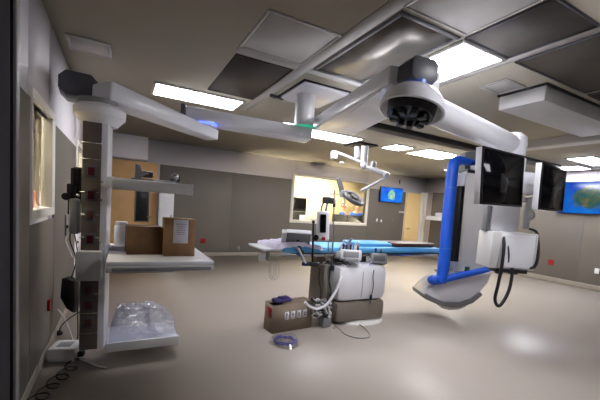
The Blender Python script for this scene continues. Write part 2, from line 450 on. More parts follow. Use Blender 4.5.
ceiling_light(8.5, 9.5, 6.5, 7.1, 'added lit ceiling panel at the far right corner, hidden behind the gantry', M_light2)  # extra lamp, added out of sight to brighten the far right walls
def ceiling_panel(name, x0, x1, y0, y1, label, m, fm, fw=.03, cat='ceiling panel', drop=.015):
    c = ((x0 + x1) / 2, (y0 + y1) / 2, H - drop)
    t_ = thing(name, label, cat, c)
    mb = MB(); z = H
    mb.span((x0 - fw, y0 - fw, z - drop), (x1 + fw, y0, z - .001)).span((x0 - fw, y1, z - drop), (x1 + fw, y1 + fw, z - .001))
    mb.span((x0 - fw, y0, z - drop), (x0, y1, z - .001)).span((x1, y0, z - drop), (x1 + fw, y1, z - .001))
    mb.build('frame', fm, t_)
    MB().span((x0, y0, z - drop * .6), (x1, y1, z - .002)).build('panel', m, t_)
    return t_
ceiling_panel('access_panel', -.47, -.15, 3.94, 4.26, 'small pale access panel in the taupe ceiling near the left wall', M_ctile, M_ctile, .03)
ceiling_panel('ceiling_diffuser', .95, 1.56, 2.49, 3.16, 'square pale grey ceiling diffuser with a thin raised rim', M_ctile, M_ctile, .02)
ceiling_panel('ceiling_grille', .96, 1.56, 3.36, 4.58, 'dark brown ceiling panel next to the long lit panel at left', M_darkgrille, M_darkgrille, .008)
ceiling_panel('ceiling_reflector', 1.77, 2.33, 1.98, 3.17, 'long satin grey ceiling panel with pale streak and grey rim', M_mirror, M_grey, .035)
ceiling_panel('ceiling_grille', 2.42, 2.97, 1.30, 1.92, 'square dark grey ceiling panel at upper right with rim', M_midgrille, M_dgrey, .018)
ceiling_panel('ceiling_grille', 3.12, 4.35, .65, 1.93, 'wide dark ceiling panel at the right edge above the hanging white box', M_darkgrille, M_dgrey, .018)
ceiling_panel('ceiling_grille', 4.47, 5.6, .95, 1.93, 'dark ceiling panel farthest right, behind the hanging white box', M_darkgrille, M_dgrey, .018)
ceiling_panel('pale_ceiling_patch', 1.72, 2.35, .55, 1.88, 'pale grey smooth ceiling patch at the top beside the dark square panel', M_ctile, M_ctile, .02)  # paler than the ceiling paint around it
ceiling_panel('supply_vent', 3.42, 3.74, 2.22, 2.48, 'small plain pale vent plate near the hanging white box', M_ctile, M_ctile, .02)
# pale strips of the ceiling grid
trim(MB().span((1.585, 1.2, H - .008), (1.71, 5.2, H - .001)), M_ctile)
trim(MB().span((.93, 3.19, H - .007), (2.4, 3.33, H - .0015)), M_ctile)
trim(MB().span((2.99, .6, H - .008), (3.09, 3.3, H - .001)), M_ctile)
# hanging ceiling box
t_ = thing('ceiling_box', 'long white box hanging from the ceiling at right', 'ceiling box', (4.7, 2.3, H - .16))
MB().span((3.82, 2.04, H - .17), (5.75, 2.52, H - .02), .006).build('housing', M_offw, t_)
MB().span((3.80, 2.02, H - .02), (5.77, 2.54, H - .001)).build('mounting_flange', M_vdark, t_)
# ceiling beams
tag(MB().span((3.3, 4.35, 2.86), (9.2, 4.55, H - .001), .005).build('ceiling_rail', M_vdark), 'dark ceiling rail running behind the white monitor arm', 'ceiling rail')
tag(MB().span((6.25, .6, 2.82), (6.5, 4.30, H - .001), .005).build('ceiling_rail', M_offw), 'pale ceiling rail running above the right-hand monitor', 'ceiling rail')

# ================================================================== TWO-ARMED CEILING BOOM
JX, JY = 2.12, 3.9          # ceiling post
post = thing('ceiling_post', 'thick white ceiling post on a square plate between the two long arms', 'ceiling post', (JX, JY, 2.95))
MB().span((JX - .31, JY - .38, H - .035), (JX + .31, JY + .36, H - .012), .006).build('mounting_plate', M_white, post)
MB().span((JX - .33, JY - .40, H - .012), (JX + .33, JY + .38, H - .001)).build('shadow_gap', M_vdark, post)  # solid dark slab painted as the shade between plate and ceiling
MB().cyl((JX - .09, JY, 2.535), (JX - .09, JY, H - .03), .125, seg=32).build('tube', M_gloss, post)
MB().cyl((JX - .09, JY, 2.52), (JX - .09, JY, 2.535), .132, seg=32).build('light_ring', M_ledg, post)
MB().tube([(JX + .33, JY - .35, 2.93), (JX + .25, JY - .1, 2.78), (JX + .14, JY + .02, 2.74)], .012).build('cable', M_black, post)
mb = MB()
for k in range(4): mb.box((JX - .43 + .05 * k, JY + .30 + (k % 2) * .02, 2.92), (.045, .05, .035), None, .006)
mb.build('bracket', M_dgrey, post)

def arm_box(mb, p0, p1, w, h, w1=None, h1=None, bev=.02):
    """tapering rectangular arm between two points, along its own direction"""
    p0, p1 = Vector(p0), Vector(p1); d = (p1 - p0).normalized(); s_ = d.cross(Vector((0, 0, 1))).normalized(); u = s_.cross(d)
    w1 = w1 or w; h1 = h1 or h; vs = []
    for p, ww, hh in ((p0, w, h), (p1, w1, h1)):
        for a, b in ((-1, -1), (1, -1), (1, 1), (-1, 1)):
            vs.append(mb.bm.verts.new(p + s_ * (a * ww / 2) + u * (b * hh / 2)))
    fs = [(0, 1, 2, 3), (7, 6, 5, 4), (0, 4, 5, 1), (1, 5, 6, 2), (2, 6, 7, 3), (3, 7, 4, 0)]
    F_ = [mb.bm.faces.new([vs[i] for i in f]) for f in fs]
    if bev:
        bmesh.ops.bevel(mb.bm, geom=list({e for f in F_ for e in f.edges}), offset=bev, segments=3, affect='EDGES', profile=.5)
    return mb

# ---- left equipment boom
C0 = Vector((-.195, 3.42, 0))                    # pendant column axis
KN = Vector((.86, 4.14, 0))                    # elbow between the two arms
eb = thing('equipment_boom', 'tall white equipment boom at left with brown socket column and two shelves', 'equipment boom', (C0.x, C0.y, .08))
mb = MB(); arm_box(mb, (.66, 4.28, 2.50), (JX + .02, JY + .03, 2.44), .30, .15)
a1 = mb.build('upper_arm', M_gloss, eb)
dA = (Vector((JX - .34, JY + .08, 2.5)) - Vector((.66, 4.28, 2.5))).normalized()
mb = MB(); arm_box(mb, Vector((.62, 4.285, 2.50)) - dA * .01, Vector((.62, 4.285, 2.50)) + dA * .045, .31, .18, bev=.015)
mb.build('end_cap', M_dgrey, a1)
MB().cyl((KN.x, KN.y, 2.37), (KN.x, KN.y, 2.43), .12, seg=28).build('elbow', M_white, eb)
MB().cyl((KN.x, KN.y, 2.385), (KN.x, KN.y, 2.41), .124, seg=28).build('light_ring', M_led, eb)
mb = MB(); arm_box(mb, (C0.x + .02, C0.y + .01, 2.365), (KN.x + .10, KN.y + .07, 2.30), .27, .165, .2, .12)
a2 = mb.build('lower_arm', M_gloss, eb)
# octagonal dark hub cap on the column head
dB = (KN - C0).normalized(); sB = Vector((dB.y, -dB.x, 0))
def octo(w, h, c): return [(-w, -h + c), (-w + c, -h), (w - c, -h), (w, -h + c), (w, h - c), (w - c, h), (-w + c, h), (-w, h - c)]
mB = basis(Vector((.998, .06, 0)), Vector((-.06, .998, 0)), Vector((0, 0, 1))).to_4x4()
mB.translation = at(79, 87, 3.02)
MB().prism(octo(.148, .103, .055), -.10, .20, mB, .014).build('hub_cap', M_dgrey, eb)
MB().lathe([(.0, 2.24), (.17, 2.24), (.20, 2.21), (.195, 2.15), (.13, 2.08), (.0, 2.08)], Matrix.Translation((C0.x + .02, C0.y + .02, 0)), 32).build('bearing', M_gloss, eb)
MB().lathe([(.0, 2.28), (.15, 2.28), (.15, 2.235), (.0, 2.235)], Matrix.Translation((C0.x, C0.y, 0)), 24).build('neck', M_grey, eb)
# column: turned so that the brown socket face looks at the viewer
yaw = math.radians(-6); RY = rotz(yaw)
def cp(x, y, z): return Vector((C0.x, C0.y, 0)) + RY @ Vector((x, y, z))
mb = MB(); mb.box(cp(0.012, 0, 1.12), (.185, .24, 1.94), RY, .015)
column = mb.build('column', M_white, eb)
mb = MB(); mb.box(cp(-.012, -.122, 1.12), (.135, .02, 1.92), RY, .004)
face = mb.build('socket_panel', M_colface, column)
def pz(py): return at(93, py, 2.98).z
for py in (137, 152, 183, 204, 226, 281, 300, 320):
    mb = MB(); mb.box(cp(-.018, -.134, pz(py + 9.5)), (.146, .006, .004), RY); mb.build('module_seam', M_chrome, column)
for i, py in enumerate((173, 195, 214, 237, 286, 301, 319)):
    mb = MB(); mb.box(cp(-.016, -.135, pz(py)), (.085, .008, .10), RY, .004)
    o = mb.build('socket_plate', M_dgrey, column)
    mb = MB(); mb.box(cp(-.012, -.141, pz(py)), (.05, .012, .07), RY, .004)
    mb.build('socket', M_dred if i in (0, 1, 3) else M_brown, column)
for px, py in ((83, 196), (101, 199), (101, 182), (83, 240), (101, 240)):
    o = MB().ell(cp(-.018 + (px - 92) * .0095, -.138, pz(py)), (.012, .012, .012), None, 10, 8).build('gas_port', M_chrome, column)
mb = MB(); mb.box(cp(-.01, -.15, pz(262)), (.185, .10, .25), RY, .012)
mb.build('junction_box', M_offw, eb)
mb = MB(); mb.box(cp(-.15, -.02, 1.62), (.05, .10, .16), RY, .012); mb.box(cp(-.17, -.03, 1.50), (.06, .09, .14), RY, .012); mb.cyl(cp(-.20, -.05, 1.46), cp(-.20, -.09, 1.46), .03); mb.box(cp(-.13, -.02, 1.56), (.06, .03, .3), RY, .005); mb.box(cp(-.18,-.03,1.38),(.03,.04,.14),RY,.005)
mb.build('side_clamp', M_black, eb)
mb = MB(); mb.box(cp(-.14, -.03, 1.30), (.07, .14, .30), RY, .02)
mb.build('side_module', M_grey, eb)
# shelves
def shelf(px0, px1, y0, y1, z, th, label_name):
    mb = MB(); mb.span((px0, y0, z - th), (px1, y1, z), .012)
    return mb
SZ = 1.0
s1 = shelf(-.09, .72, 2.86, 3.74, SZ, .035, 's').build('lower_shelf', M_white, eb)
MB().span((-.09, 2.845, SZ - .085), (.72, 2.885, SZ - .035), .008).build('front_rail', M_offw, s1)
MB().span((-.05, 2.838, SZ - .075), (.69, 2.846, SZ - .047), .003).build('rail_strip', M_grey, s1)
MB().span((-.04, 2.9, SZ - .10), (.40, 3.3, SZ - .037), .01).build('drawer_box', M_grey, s1)
UZ = 1.625
s2 = MB().span((-.04, 3.02, UZ - .045), (.53, 3.62, UZ), .012).build('upper_shelf', M_white, eb)
MB().cyl((-.07, 3.03, UZ - .035), (.525, 3.03, UZ - .035), .046, seg=20, bev=.01).build('front_rail', M_offw, s2)
MB().span((.52, 3.0, UZ - .085), (.545, 3.2, UZ + .012), .006).build('end_bracket', M_offw, s2)
mb = MB(); mb.box(cp(.115, -.06, UZ - .02), (.10, .12, .10), RY, .02); mb.build('shelf_clamp', M_white, s2)
MB().span((-.09, 3.33, .125), (.53, 3.80, .165), .012).build('tray', M_offw, eb)
MB().span((-.09, 3.315, .10), (.53, 3.34, .185), .006).build('tray_rail', M_offw, eb)

# crumpled clear plastic cover on the tray
mb = MB(); nx, ny = 48, 34
gv = [[None] * (ny + 1) for _ in range(nx + 1)]
from mathutils import noise as mnoise
for i in range(nx + 1):
    for j in range(ny + 1):
        u, v = i / nx, j / ny
        ed = 1 if 0 < i < nx and 0 < j < ny else 0
        x = -.07 + .60 * u; y = 3.345 + .45 * v
        prof = math.sqrt(max(0, 1 - max(0, (u - .55) / .45) ** 2)) * min(1, u * 9)
        z = .168 + .25 * prof * math.sin(min(1, v * 1.25) * PI / 2) ** .8 * (min(1, (1 - v) * 7))
        n1 = mnoise.noise(Vector((x * 9, y * 9, 1.3))); n2 = mnoise.ridged_multi_fractal(Vector((x * 11 + 2, y * 11, .5)), .9, 2, 3, 1, 2)
        z += ed * (.035 * n1 + .034 * (n2 - 1.0)) * (1.2 if u < .6 else .6)
        gv[i][j] = mb.bm.verts.new((x + ed * .01 * n1, y, max(z, .168)))
for i in range(nx):
    for j in range(ny): mb.bm.faces.new((gv[i][j], gv[i + 1][j], gv[i + 1][j + 1], gv[i][j + 1]))
tag(mb.build('plastic_bag', M_film, ang=25), 'crumpled clear plastic bag draped over the low boom tray', 'plastic bag')

# items on the shelves
def carton(name, label, x0, x1, y0, y1, z0, z1, m, yw=0.0):
    c = Vector(((x0 + x1) / 2, (y0 + y1) / 2, z0)); R_ = rotz(yw)
    t_ = thing(name, label, 'box', c)
    w, d, h = x1 - x0, y1 - y0, z1 - z0
    th = .006
    mb = MB()
    for cc, ss in (((0, 0, th / 2), (w, d, th)), ((0, -d / 2, h / 2), (w, th, h)), ((0, d / 2, h / 2), (w, th, h)), ((-w / 2, 0, h / 2), (th, d, h)), ((w / 2, 0, h / 2), (th, d, h))):
        mb.box(c + R_ @ Vector(cc), ss, R_)
    mb.build('carton', m, t_)
    for s_ in (-1, 1):
        mb = MB(); mb.box(c + R_ @ Vector((0, s_ * d / 4, h + .003)), (w, d / 2 - .002, .005), R_); mb.build('top_flap', m, t_)
    return t_, c, R_, w, d, h
carton('cardboard_box', 'dark brown cardboard box without paper, on lower boom shelf', .05, .33, 3.22, 3.50, SZ, SZ + .235, M_dcard, .05)
t_, c, R_, w, d, h = carton('cardboard_box', 'taller cardboard box with white paper sheet on front, on lower boom shelf', .345, .60, 3.12, 3.36, SZ, SZ + .325, M_card, -.02)
mb = MB(); mb.box(c + R_ @ Vector((.005, -d / 2 - .005, h - .105)), (.125, .003, .21), R_); pap = mb.build('paper_sheet', M_paper, t_)
mb = MB()
for k in range(6): mb.box(c + R_ @ Vector((.005, -d / 2 - .007, h - .04 - .018 * k)), (.085 - .01 * (k % 3), .001, .005), R_)
mb.build('printed_lines', M_inkgrey, t_)
# canister and folded sheets
t_ = thing('canister', 'white plastic canister with lid on the lower boom shelf', 'canister', (.025, 3.60, SZ))
cm = Matrix.Translation((.01, 3.60, SZ + .035))
MB().lathe([(0, 0), (.058, 0), (.062, .01), (.062, .17), (.055, .185), (0, .185)], cm).build('body', M_white, t_)
MB().lathe([(0, .185), (.05, .185), (.052, .19), (.052, .215), (.046, .222), (0, .222)], cm).build('lid', M_offw, t_)
mb = MB()
mb.box((.0, 3.58, SZ + .012), (.17, .26, .022), rotz(.05), .008); mb.box((.005, 3.58, SZ + .027), (.165, .25, .012), rotz(.08), .005)
tag(mb.build('folded_towel', M_sheet), 'white folded towel under the canister on the lower boom shelf', 'towel')
MB
t_ = thing('bracket_device', 'grey bracket-shaped instrument holder lying on the upper boom shelf', 'instrument holder', (.25, 3.3, UZ))
mb = MB(); mb.box((.25, 3.3, UZ + .018), (.36, .14, .034), None, .01); mb.build('base_plate', M_grey, t_)
mb = MB(); mb.prism([(-.02, 0), (.025, 0), (.045, .03), (.085, .04), (.085, .055), (.03, .06), (.02, .115), (-.02, .125)], -.06, .06, Matrix.Translation((.12, 3.3, UZ + .03)), .004); mb.build('upright', M_grey, t_)
mb = MB(); mb.box((.20, 3.3, UZ + .075), (.09, .09, .05), None, .01); mb.build('block', M_vdark, t_)
t2 = thing('clamp_knob', 'small round steel clamp knob on the upper boom shelf', 'knob', (.41, 3.3, UZ))
MB().cyl((.425, 3.28, UZ + .0355), (.425, 3.28, UZ + .05), .02).build('stem', M_grey, t2)
MB().ell((.425, 3.28, UZ + .075), (.032, .032, .032)).build('ball', M_steel, t2)
MB().span((.40, 3.31, UZ + .0355), (.48, 3.36, UZ + .10), .01).build('clamp', M_vdark, t2)

# ---- right arm carrying the monitors
E1 = Vector((1.86, 1.88, 0)); E2 = Vector((3.70, 2.24, 0))
mbm = thing('monitor_boom', 'white ceiling arm with dark hub, domed elbow and cable box', 'monitor boom', (E2.x, E2.y, 1.0))
mb = MB(); arm_box(mb, (JX + .36, JY + .0, 2.605), (E1.x + .06, E1.y + .06, 2.52), .60, .15, .42, .15)
au = mb.build('upper_arm', M_gloss, mbm)
mb = MB(); arm_box(mb, (JX - .10, JY - 1.0, 2.49), (E1.x - .11, E1.y + .25, 2.443), .014, .014, bev=.003); mb.build('edge_strip', M_white, au)
dC = (E1 - Vector((JX, JY, 0))).normalized(); sC = Vector((-dC.y, dC.x, 0))
mC = basis(sC, dC, Vector((0, 0, 1))).to_4x4(); mC.translation = Vector((E1.x + .02, E1.y, 2.53))
MB().prism(octo(.115, .085, .035), -.12, .085, mC, .018).build('hub_cap', M_dgrey, mbm)
MB().cyl((E1.x, E1.y, 2.395), (E1.x, E1.y, 2.46), .09, seg=28).build('ring', M_bluering, mbm)
fw_ = Vector((-RC[0][2], -RC[1][2], 0)).normalized(); rg_ = Vector((fw_.y, -fw_.x, 0))
TD = Matrix.Translation((E1.x, E1.y, 2.33)) @ Matrix.Rotation(math.radians(13), 4, (rg_ * .55 - fw_ * .8).normalized()).inverted() @ Matrix.Translation((0, 0, -2.33))
MB().lathe([(0, 2.42), (.10, 2.415), (.17, 2.385), (.215, 2.33), (.235, 2.25), (.22, 2.245), (.18, 2.30), (0, 2.34)], TD, 36).build('dome', M_white, mbm)
mb = MB(); mb.lathe([(0, 2.335), (.175, 2.30), (.165, 2.215), (0, 2.215)], TD, 28)
for k in range(9):
    a = k * 2 * PI / 9; mb.box(TD @ Vector((.11 * math.cos(a), .11 * math.sin(a), 2.20)), (.06, .045, .05), TD.to_3x3() @ rotz(a), .006)
mb.build('joint_mechanism', M_vdark, mbm)
d2_ = (E2 - E1).normalized()
MB().tube([Vector((E1.x, E1.y, 2.32)) + d2_ * .14, Vector((E1.x, E1.y, 2.325)) + d2_ * .5, Vector((E2.x, E2.y, 2.33)) - d2_ * .25, Vector((E2.x, E2.y, 2.33)) - d2_ * .06], .105, 24).build('lower_arm', M_white, mbm)
MB().lathe([(0, 2.46), (.08, 2.455), (.13, 2.41), (.14, 2.34), (.135, 2.22), (.10, 2.20), (0, 2.20)], Matrix.Translation((E2.x, E2.y, 0)), 32).build('elbow', M_white, mbm)
MB().cyl((E2.x, E2.y, 2.15), (E2.x, E2.y, 2.21), .09, seg=24).build('collar', M_dgrey, mbm)
yb = math.radians(-27.5); RB = rotz(yb)
def bp(x, y, z): return Vector((E2.x, E2.y, z)) + RB @ Vector((x, y, 0))
mb = MB(); mb.box(bp(-.02, .0, 1.80), (.30, .16, .80), RB, .02); mb.build('drop_column', M_white, mbm)
mb = MB(); mb.box(bp(-.195, -.02, 1.62), (.045, .10, .44), RB, .008); mb.build('cable_cover', M_grey, mbm)
mb = MB(); mb.box(bp(.045, -.04, 1.21), (.49, .28, .39), RB, .018)
cbx = mb.build('cable_box', M_offw, mbm)
mb = MB(); mb.box(bp(.07, -.186, 1.21), (.36, .012, .35), RB, .006); mb.build('front_cover', M_white, cbx)
mb = MB(); mb.box(bp(.05, -.10, 1.0), (.34, .14, .05), RB, .008); mb.box(bp(-.06, -.13, .985), (.06, .06, .06), RB, .006); mb.box(bp(.09, -.13, .985), (.08, .05, .05), RB, .006)
mb.build('connector_block', M_vdark, cbx)
# arms that carry the monitors
mb = MB(); mb.tube([bp(.05, -.02, 1.93), bp(.16, -.06, 1.93), bp(.30, -.08, 1.93)], .055, 14); mb.box(bp(.16, -.05, 1.93), (.17, .12, .25), RB, .04); mb.build('monitor_bracket', M_white, mbm)
mb = MB(); mb.box(bp(.24, -.02, 1.62), (.05, .06, .34), RB, .015); mb.ell(bp(.27, -.03, 1.60), (.055, .04, .055)); mb.box(bp(.16, .0, 1.76), (.16, .05, .05), RB, .01); mb.build('side_bracket', M_offw, mbm)
# hoses
o = MB().tube([at(503, 235, 3.54), at(504, 245, 3.50), at(502, 265, 3.48), at(498, 285, 3.48), at(495, 299, 3.48), at(498, 306, 3.48), at(503, 302, 3.49), at(509, 290, 3.51), at(512, 275, 3.54), at(511, 266, 3.58)], .016, 10, 6).build('cable_hose', M_rubber, mbm); o['label'] = 'long black cable loop hanging left below the white cable box'
o = MB().tube([at(530, 229, 3.72), at(536, 232, 3.61), at(538, 242, 3.56), at(538, 256, 3.54), at(535, 266, 3.54), at(529, 268, 3.56), at(524, 265, 3.64)], .015, 10, 6).build('cable_hose', M_rubber, mbm); o['label'] = 'short black cable loop hanging right beside the white cable box'
o = MB().tube([at(506, 237, 3.56), at(508, 245, 3.53), at(509, 256, 3.52), at(508, 266, 3.56)], .006, 10, 6).build('cable_hose', M_rubber, mbm); o['label'] = 'thin black cable hanging close against the left face of the white cable box'

def monitor(label, TL, TR, BL, th, back_d):
    TL, TR, BL = Vector(TL), Vector(TR), Vector(BL)
    u = (TR - TL).normalized(); v = (TL - BL); v = (v - u * v.dot(u)).normalized(); nrm = u.cross(v)   # nrm faces viewer
    w = (TR - TL).length; h = (TL - BL).length
    c = (TR + BL) / 2; R_ = basis(u, -nrm, v)
    t_ = thing('monitor', label, 'monitor', c, 'monitors on the white boom')
    def lp(x, y, z): return c + R_ @ Vector((x, y, z))
    mb = MB(); mb.box(lp(0, th * .75 + .004, 0), (w - .002, th * 1.5, h - .002), R_, .006); mb.build('housing', M_white, t_)
    mb = MB(); b = .018
    for cc, ss in (((0, 0, h / 2 - b / 2), (w, .012, b)), ((0, 0, -h / 2 + b / 2), (w, .012, b)), ((-w / 2 + b / 2, 0, 0), (b, .012, h - 2 * b)), ((w / 2 - b / 2, 0, 0), (b, .012, h - 2 * b))):
        mb.box(lp(*cc), ss, R_, .002)
    mb.build('bezel', M_black, t_)
    mb = MB(); mb.box(lp(0, .001, 0), (w - 2 * b, .008, h - 2 * b), R_); mb.build('screen', M_blackgl, t_)
    mb = MB(); mb.box(lp(0, th * 1.5 + back_d / 2, 0), (w * .45, back_d, h * .45), R_, .015); mb.build('back_mount', M_offw, t_)
monitor('large black monitor in front of the white boom column', at(486.5, 147.5, 3.02), at(527, 157.5, 3.42), at(476.5, 203, 2.98), .04, .05)
monitor('smaller-looking black monitor at right, reflecting the wall, before the reef screen', at(545, 164, 3.15), at(568, 172.5, 3.62), at(536, 208, 3.10), .035, .05)

# ================================================================== C-ARM GANTRY
GD = 5.2
fwd = Vector((-RC[0][2], -RC[1][2], 0)).normalized(); rgt = Vector((fwd.y, -fwd.x, 0))
ga = thing('imaging_gantry', 'white imaging gantry with blue tube frame and curved foot', 'imaging gantry', at(455, 300, GD) * 1)
def frame_m(d):
    m = basis(rgt, fwd, Vector((0, 0, 1))).to_4x4(); m.translation = EYE + fwd * d; return m
def uv(px, py, d):
    p = at(px, py, d) - EYE; return (p.dot(rgt), p.z)
# slab housing
gm = frame_m(GD * 1.0)
poly = [uv(464, 172, GD), uv(500, 180, GD), uv(500, 272, GD), uv(455, 272, GD)]
hp = Vector(poly[0]); 
MB().prism(poly, -.02, .55, gm, .02).build('body_panel', M_offw, ga)
poly = [uv(480, 150, GD), uv(500, 152, GD), uv(500, 182, GD), uv(466, 176, GD), uv(466, 152, GD)]
MB().prism(poly, .12, .5, gm, .01).build('carriage', M_grey, ga)
MB().prism([uv(464.5, 170, GD), uv(482, 173.5, GD), uv(482, 176, GD), uv(464, 173, GD)], -.03, .52, gm, .003).build('top_edge', M_black, ga)
# black grip strip on the left face
lo = []
a_, b_ = at(461, 186, GD), at(453, 262, GD)
pl = [at(462, 184, GD + .03), at(462, 187, GD - .01)]
mb = MB()
A = at(460.3, 190, GD - .05); B_ = at(454.2, 258, GD - .05)
ax = (A - B_).normalized()
mb.tube([B_ , B_ + ax * .03, A - ax * .03, A], .062, 16, 3); mb.build('grip_strip', M_black, ga)
MB().prism([uv(454, 176, GD), uv(466, 172, GD), uv(457, 272, GD), uv(447, 270, GD)], .03, .2, gm, .02).build('edge_panel', M_white, ga)
# blue tube frame
rb_ = .098
mb = MB()
mb.tube([at(476, 164, GD - .05), at(468, 161.5, GD - .08), at(460, 160.5, GD - .12), at(454.5, 163, GD - .14), at(452.5, 170, GD - .15), at(450.5, 190, GD - .16), at(447.5, 220, GD - .18), at(445.3, 250, GD - .2), at(442.5, 274, GD - .21), at(440, 282, GD - .21)],
        lambda t: .05 + .032 * min(1, max(0, (t - .12) * 5)), 18, 6)
mb.ell(at(434, 280, GD - .21), (.095, .095, .072))
mb.tube([at(434, 280, GD - .21), at(441, 279, GD - .21)], .07, 14)
bt = mb.build('blue_tube', M_blue, ga)
MB().tube([at(437, 281, GD - .21), at(455, 276.5, GD - .24), at(478, 271.5, GD - .30), at(500, 266, GD - .42)], lambda t: .06 - .025 * t, 14, 5).build('blue_bumper', M_blue, ga)
for p0, p1 in ((at(450.8, 188, GD - .16), at(450.7, 189, GD - .16)), (at(445.4, 248, GD - .2), at(445.3, 249, GD - .2))):
    MB().cyl(p0, p1, 0.0835, seg=18).build('tube_seam', M_bluering, ga)
mb = MB(); mb.ell(at(477, 166, GD - .02), (.11, .07, .09)); mb.box(at(474, 166, GD - .06), (.10, .05, .13), RB, .02); mb.build('white_joint', M_white, ga)
MB().cyl(at(472, 163.5, GD - .15), at(474, 163.5, GD - .15), .02).build('bolt', M_black, ga)
# curved foot
fm = frame_m(GD) @ Matrix.Translation((.06, 0, 0))
ft = [uv(416, 291, GD), uv(421, 285, GD), uv(428, 279.5, GD), uv(437, 276, GD), uv(455, 273, GD), uv(470, 271, GD), uv(481, 268, GD), uv(477, 280, GD), uv(470, 289, GD), uv(461, 296, GD), uv(450, 299.5, GD), uv(440, 299.5, GD), uv(432, 298, GD), uv(424, 295, GD)]
foot = MB().prism(ft, -.26, .26, fm, .03).build('curved_foot', M_white, ga)
rim = [uv(415, 291.5, GD), uv(418, 290.2, GD), uv(425, 294.5, GD), uv(433, 297.5, GD), uv(441, 299, GD), uv(450, 298.8, GD), uv(460, 295.5, GD), uv(469, 288.5, GD), uv(471, 291, GD), uv(462, 299, GD), uv(451, 303, GD), uv(441, 303.2, GD), uv(432, 301.8, GD), uv(424, 298.5, GD), uv(416, 295, GD)]
MB().prism(rim, -.30, .24, fm, .008).build('rim', M_grey, foot)
lip = [uv(432, 302, GD), uv(441, 303.4, GD), uv(451, 303.2, GD), uv(460, 300.2, GD), uv(457, 304, GD), uv(450, 306.5, GD), uv(441, 307, GD), uv(434, 305, GD)]
MB().prism(lip, -.24, .20, fm, .006).build('lower_lip', M_frame, foot)
arc = [uv(489, 262, GD), uv(484, 274, GD), uv(477, 283, GD), uv(470, 287.5, GD), uv(471, 292, GD), uv(474, 292, GD), uv(482, 284.5, GD), uv(489, 275, GD), uv(494, 263, GD)]
MB().prism(arc, .05, .35, fm, .01).build('arc_segment', M_grey, ga)
mb = MB(); mb.box(at(467, 269.5, GD - .06), (.07, .02, .09), RB, .005); mb.build('green_tag', mat('green_tag_plastic', (30, 88, 82), .4), ga)
mb = MB(); mb.box(at(440, 271, GD + .05), (.14, .10, .03), RB, .008); mb.build('foot_step', M_dgrey, ga)

# ================================================================== OPERATING TABLE
TZ = .98
tb = thing('operating_table', 'operating table with light blue pad on a white pedestal', 'operating table', (2.9, 3.9, 0))
MB().span((2.0, 3.74, TZ - .09), (4.66, 4.34, TZ - .05), .01).build('table_top', M_vdark, tb)
pd_ = MB(); pd_.span((1.80, 3.74, TZ - .05), (4.62, 4.36, TZ + .035), .03); pd_.build('blue_pad', M_bluepad, tb)
pd2 = MB(); pd2.box((3.45, 4.08, TZ + .058), (.8, .46, .05), rotz(.03), .02); pd2.build('head_pad', M_bluepad, tb)
MB().span((1.54, 3.78, TZ - .03), (2.1, 4.34, TZ + .0), .01).build('leaf_board', M_white, tb)
for y in (3.70, 4.385):
    MB().span((1.75, y - .008, TZ - .085), (4.5, y + .008, TZ - .055), .003).build('side_rail', M_steel, tb)
# pedestal
mb = MB(); mb.span((2.50, 3.52, .30), (3.34, 4.25, .80), .11); ped = mb.build('pedestal_cover', M_white, tb)
mb = MB(); mb.span((2.51, 3.53, .03), (3.33, 4.24, .31), .06); mb.build('pedestal_skirt', M_taupe, tb)
mb = MB(); mb.span((2.7, 3.8, .77), (3.15, 4.15, TZ - .09), .02); mb.build('pedestal_neck', M_vdark, tb)
MB().tube([(2.88, 3.517, .72), (2.885, 3.517, .55), (2.88, 3.517, .37)], .003, 6).build('panel_seam', M_grey, tb)
MB().span((2.40, 3.72, .03), (2.50, 4.1, .88), .012).build('side_column', M_taupe, tb)
mb = MB(); mb.cyl((3.02, 3.88, .0), (3.02, 3.88, .03), .45, .42, seg=40)
o = mb.build('floor_plate', M_frame, tb)
# white sheet and soft goods at the left end of the pad
mb = MB(); nx, ny = 26, 18; gv = [[None] * (ny + 1) for _ in range(nx + 1)]
for i in range(nx + 1):
    for j in range(ny + 1):
        u, v = i / nx, j / ny
        x = 1.66 + .68 * u; y = 3.70 + .62 * v + .02 * math.sin(9 * u)
        z = TZ + .045 + .05 * math.sin(PI * u) * (.6 + .4 * math.sin(5 * v + 3 * u)) + (random.random() - .5) * .016
        if j == 0: z -= .05
        if i in (0,): z = TZ + .012
        gv[i][j] = mb.bm.verts.new((x, y, z))
for i in range(nx):
    for j in range(ny): mb.bm.faces.new((gv[i][j], gv[i + 1][j], gv[i + 1][j + 1], gv[i][j + 1]))
r_ = bmesh.ops.solidify(mb.bm, geom=mb.bm.faces[:], thickness=.008)
tag(mb.build('bed_sheet', M_sheet, ang=60), 'rumpled white sheet at the left end of the operating table', 'sheet')
tag(MB().ell((1.98, 4.02, TZ + .125), (.05, .04, .028)).build('strap_roll', M_purple), 'small dark rolled strap on the white sheet', 'strap')
# brown leather arm boards
mb = MB(); mb.box((4.12, 3.90, TZ + .070), (.92, .20, .065), rotz(.08), .025)
tag(mb.build('arm_board', M_brown), 'nearer dark brown padded arm board lying on the blue pad', 'arm board')
mb = MB(); mb.box((4.15, 4.22, TZ + .064), (.9, .14, .05), rotz(-.05), .02)
tag(mb.build('arm_board', M_brown), 'farther thin dark brown arm board lying on the blue pad', 'arm board')
def T(px, py, y): return ony(px, py, y)
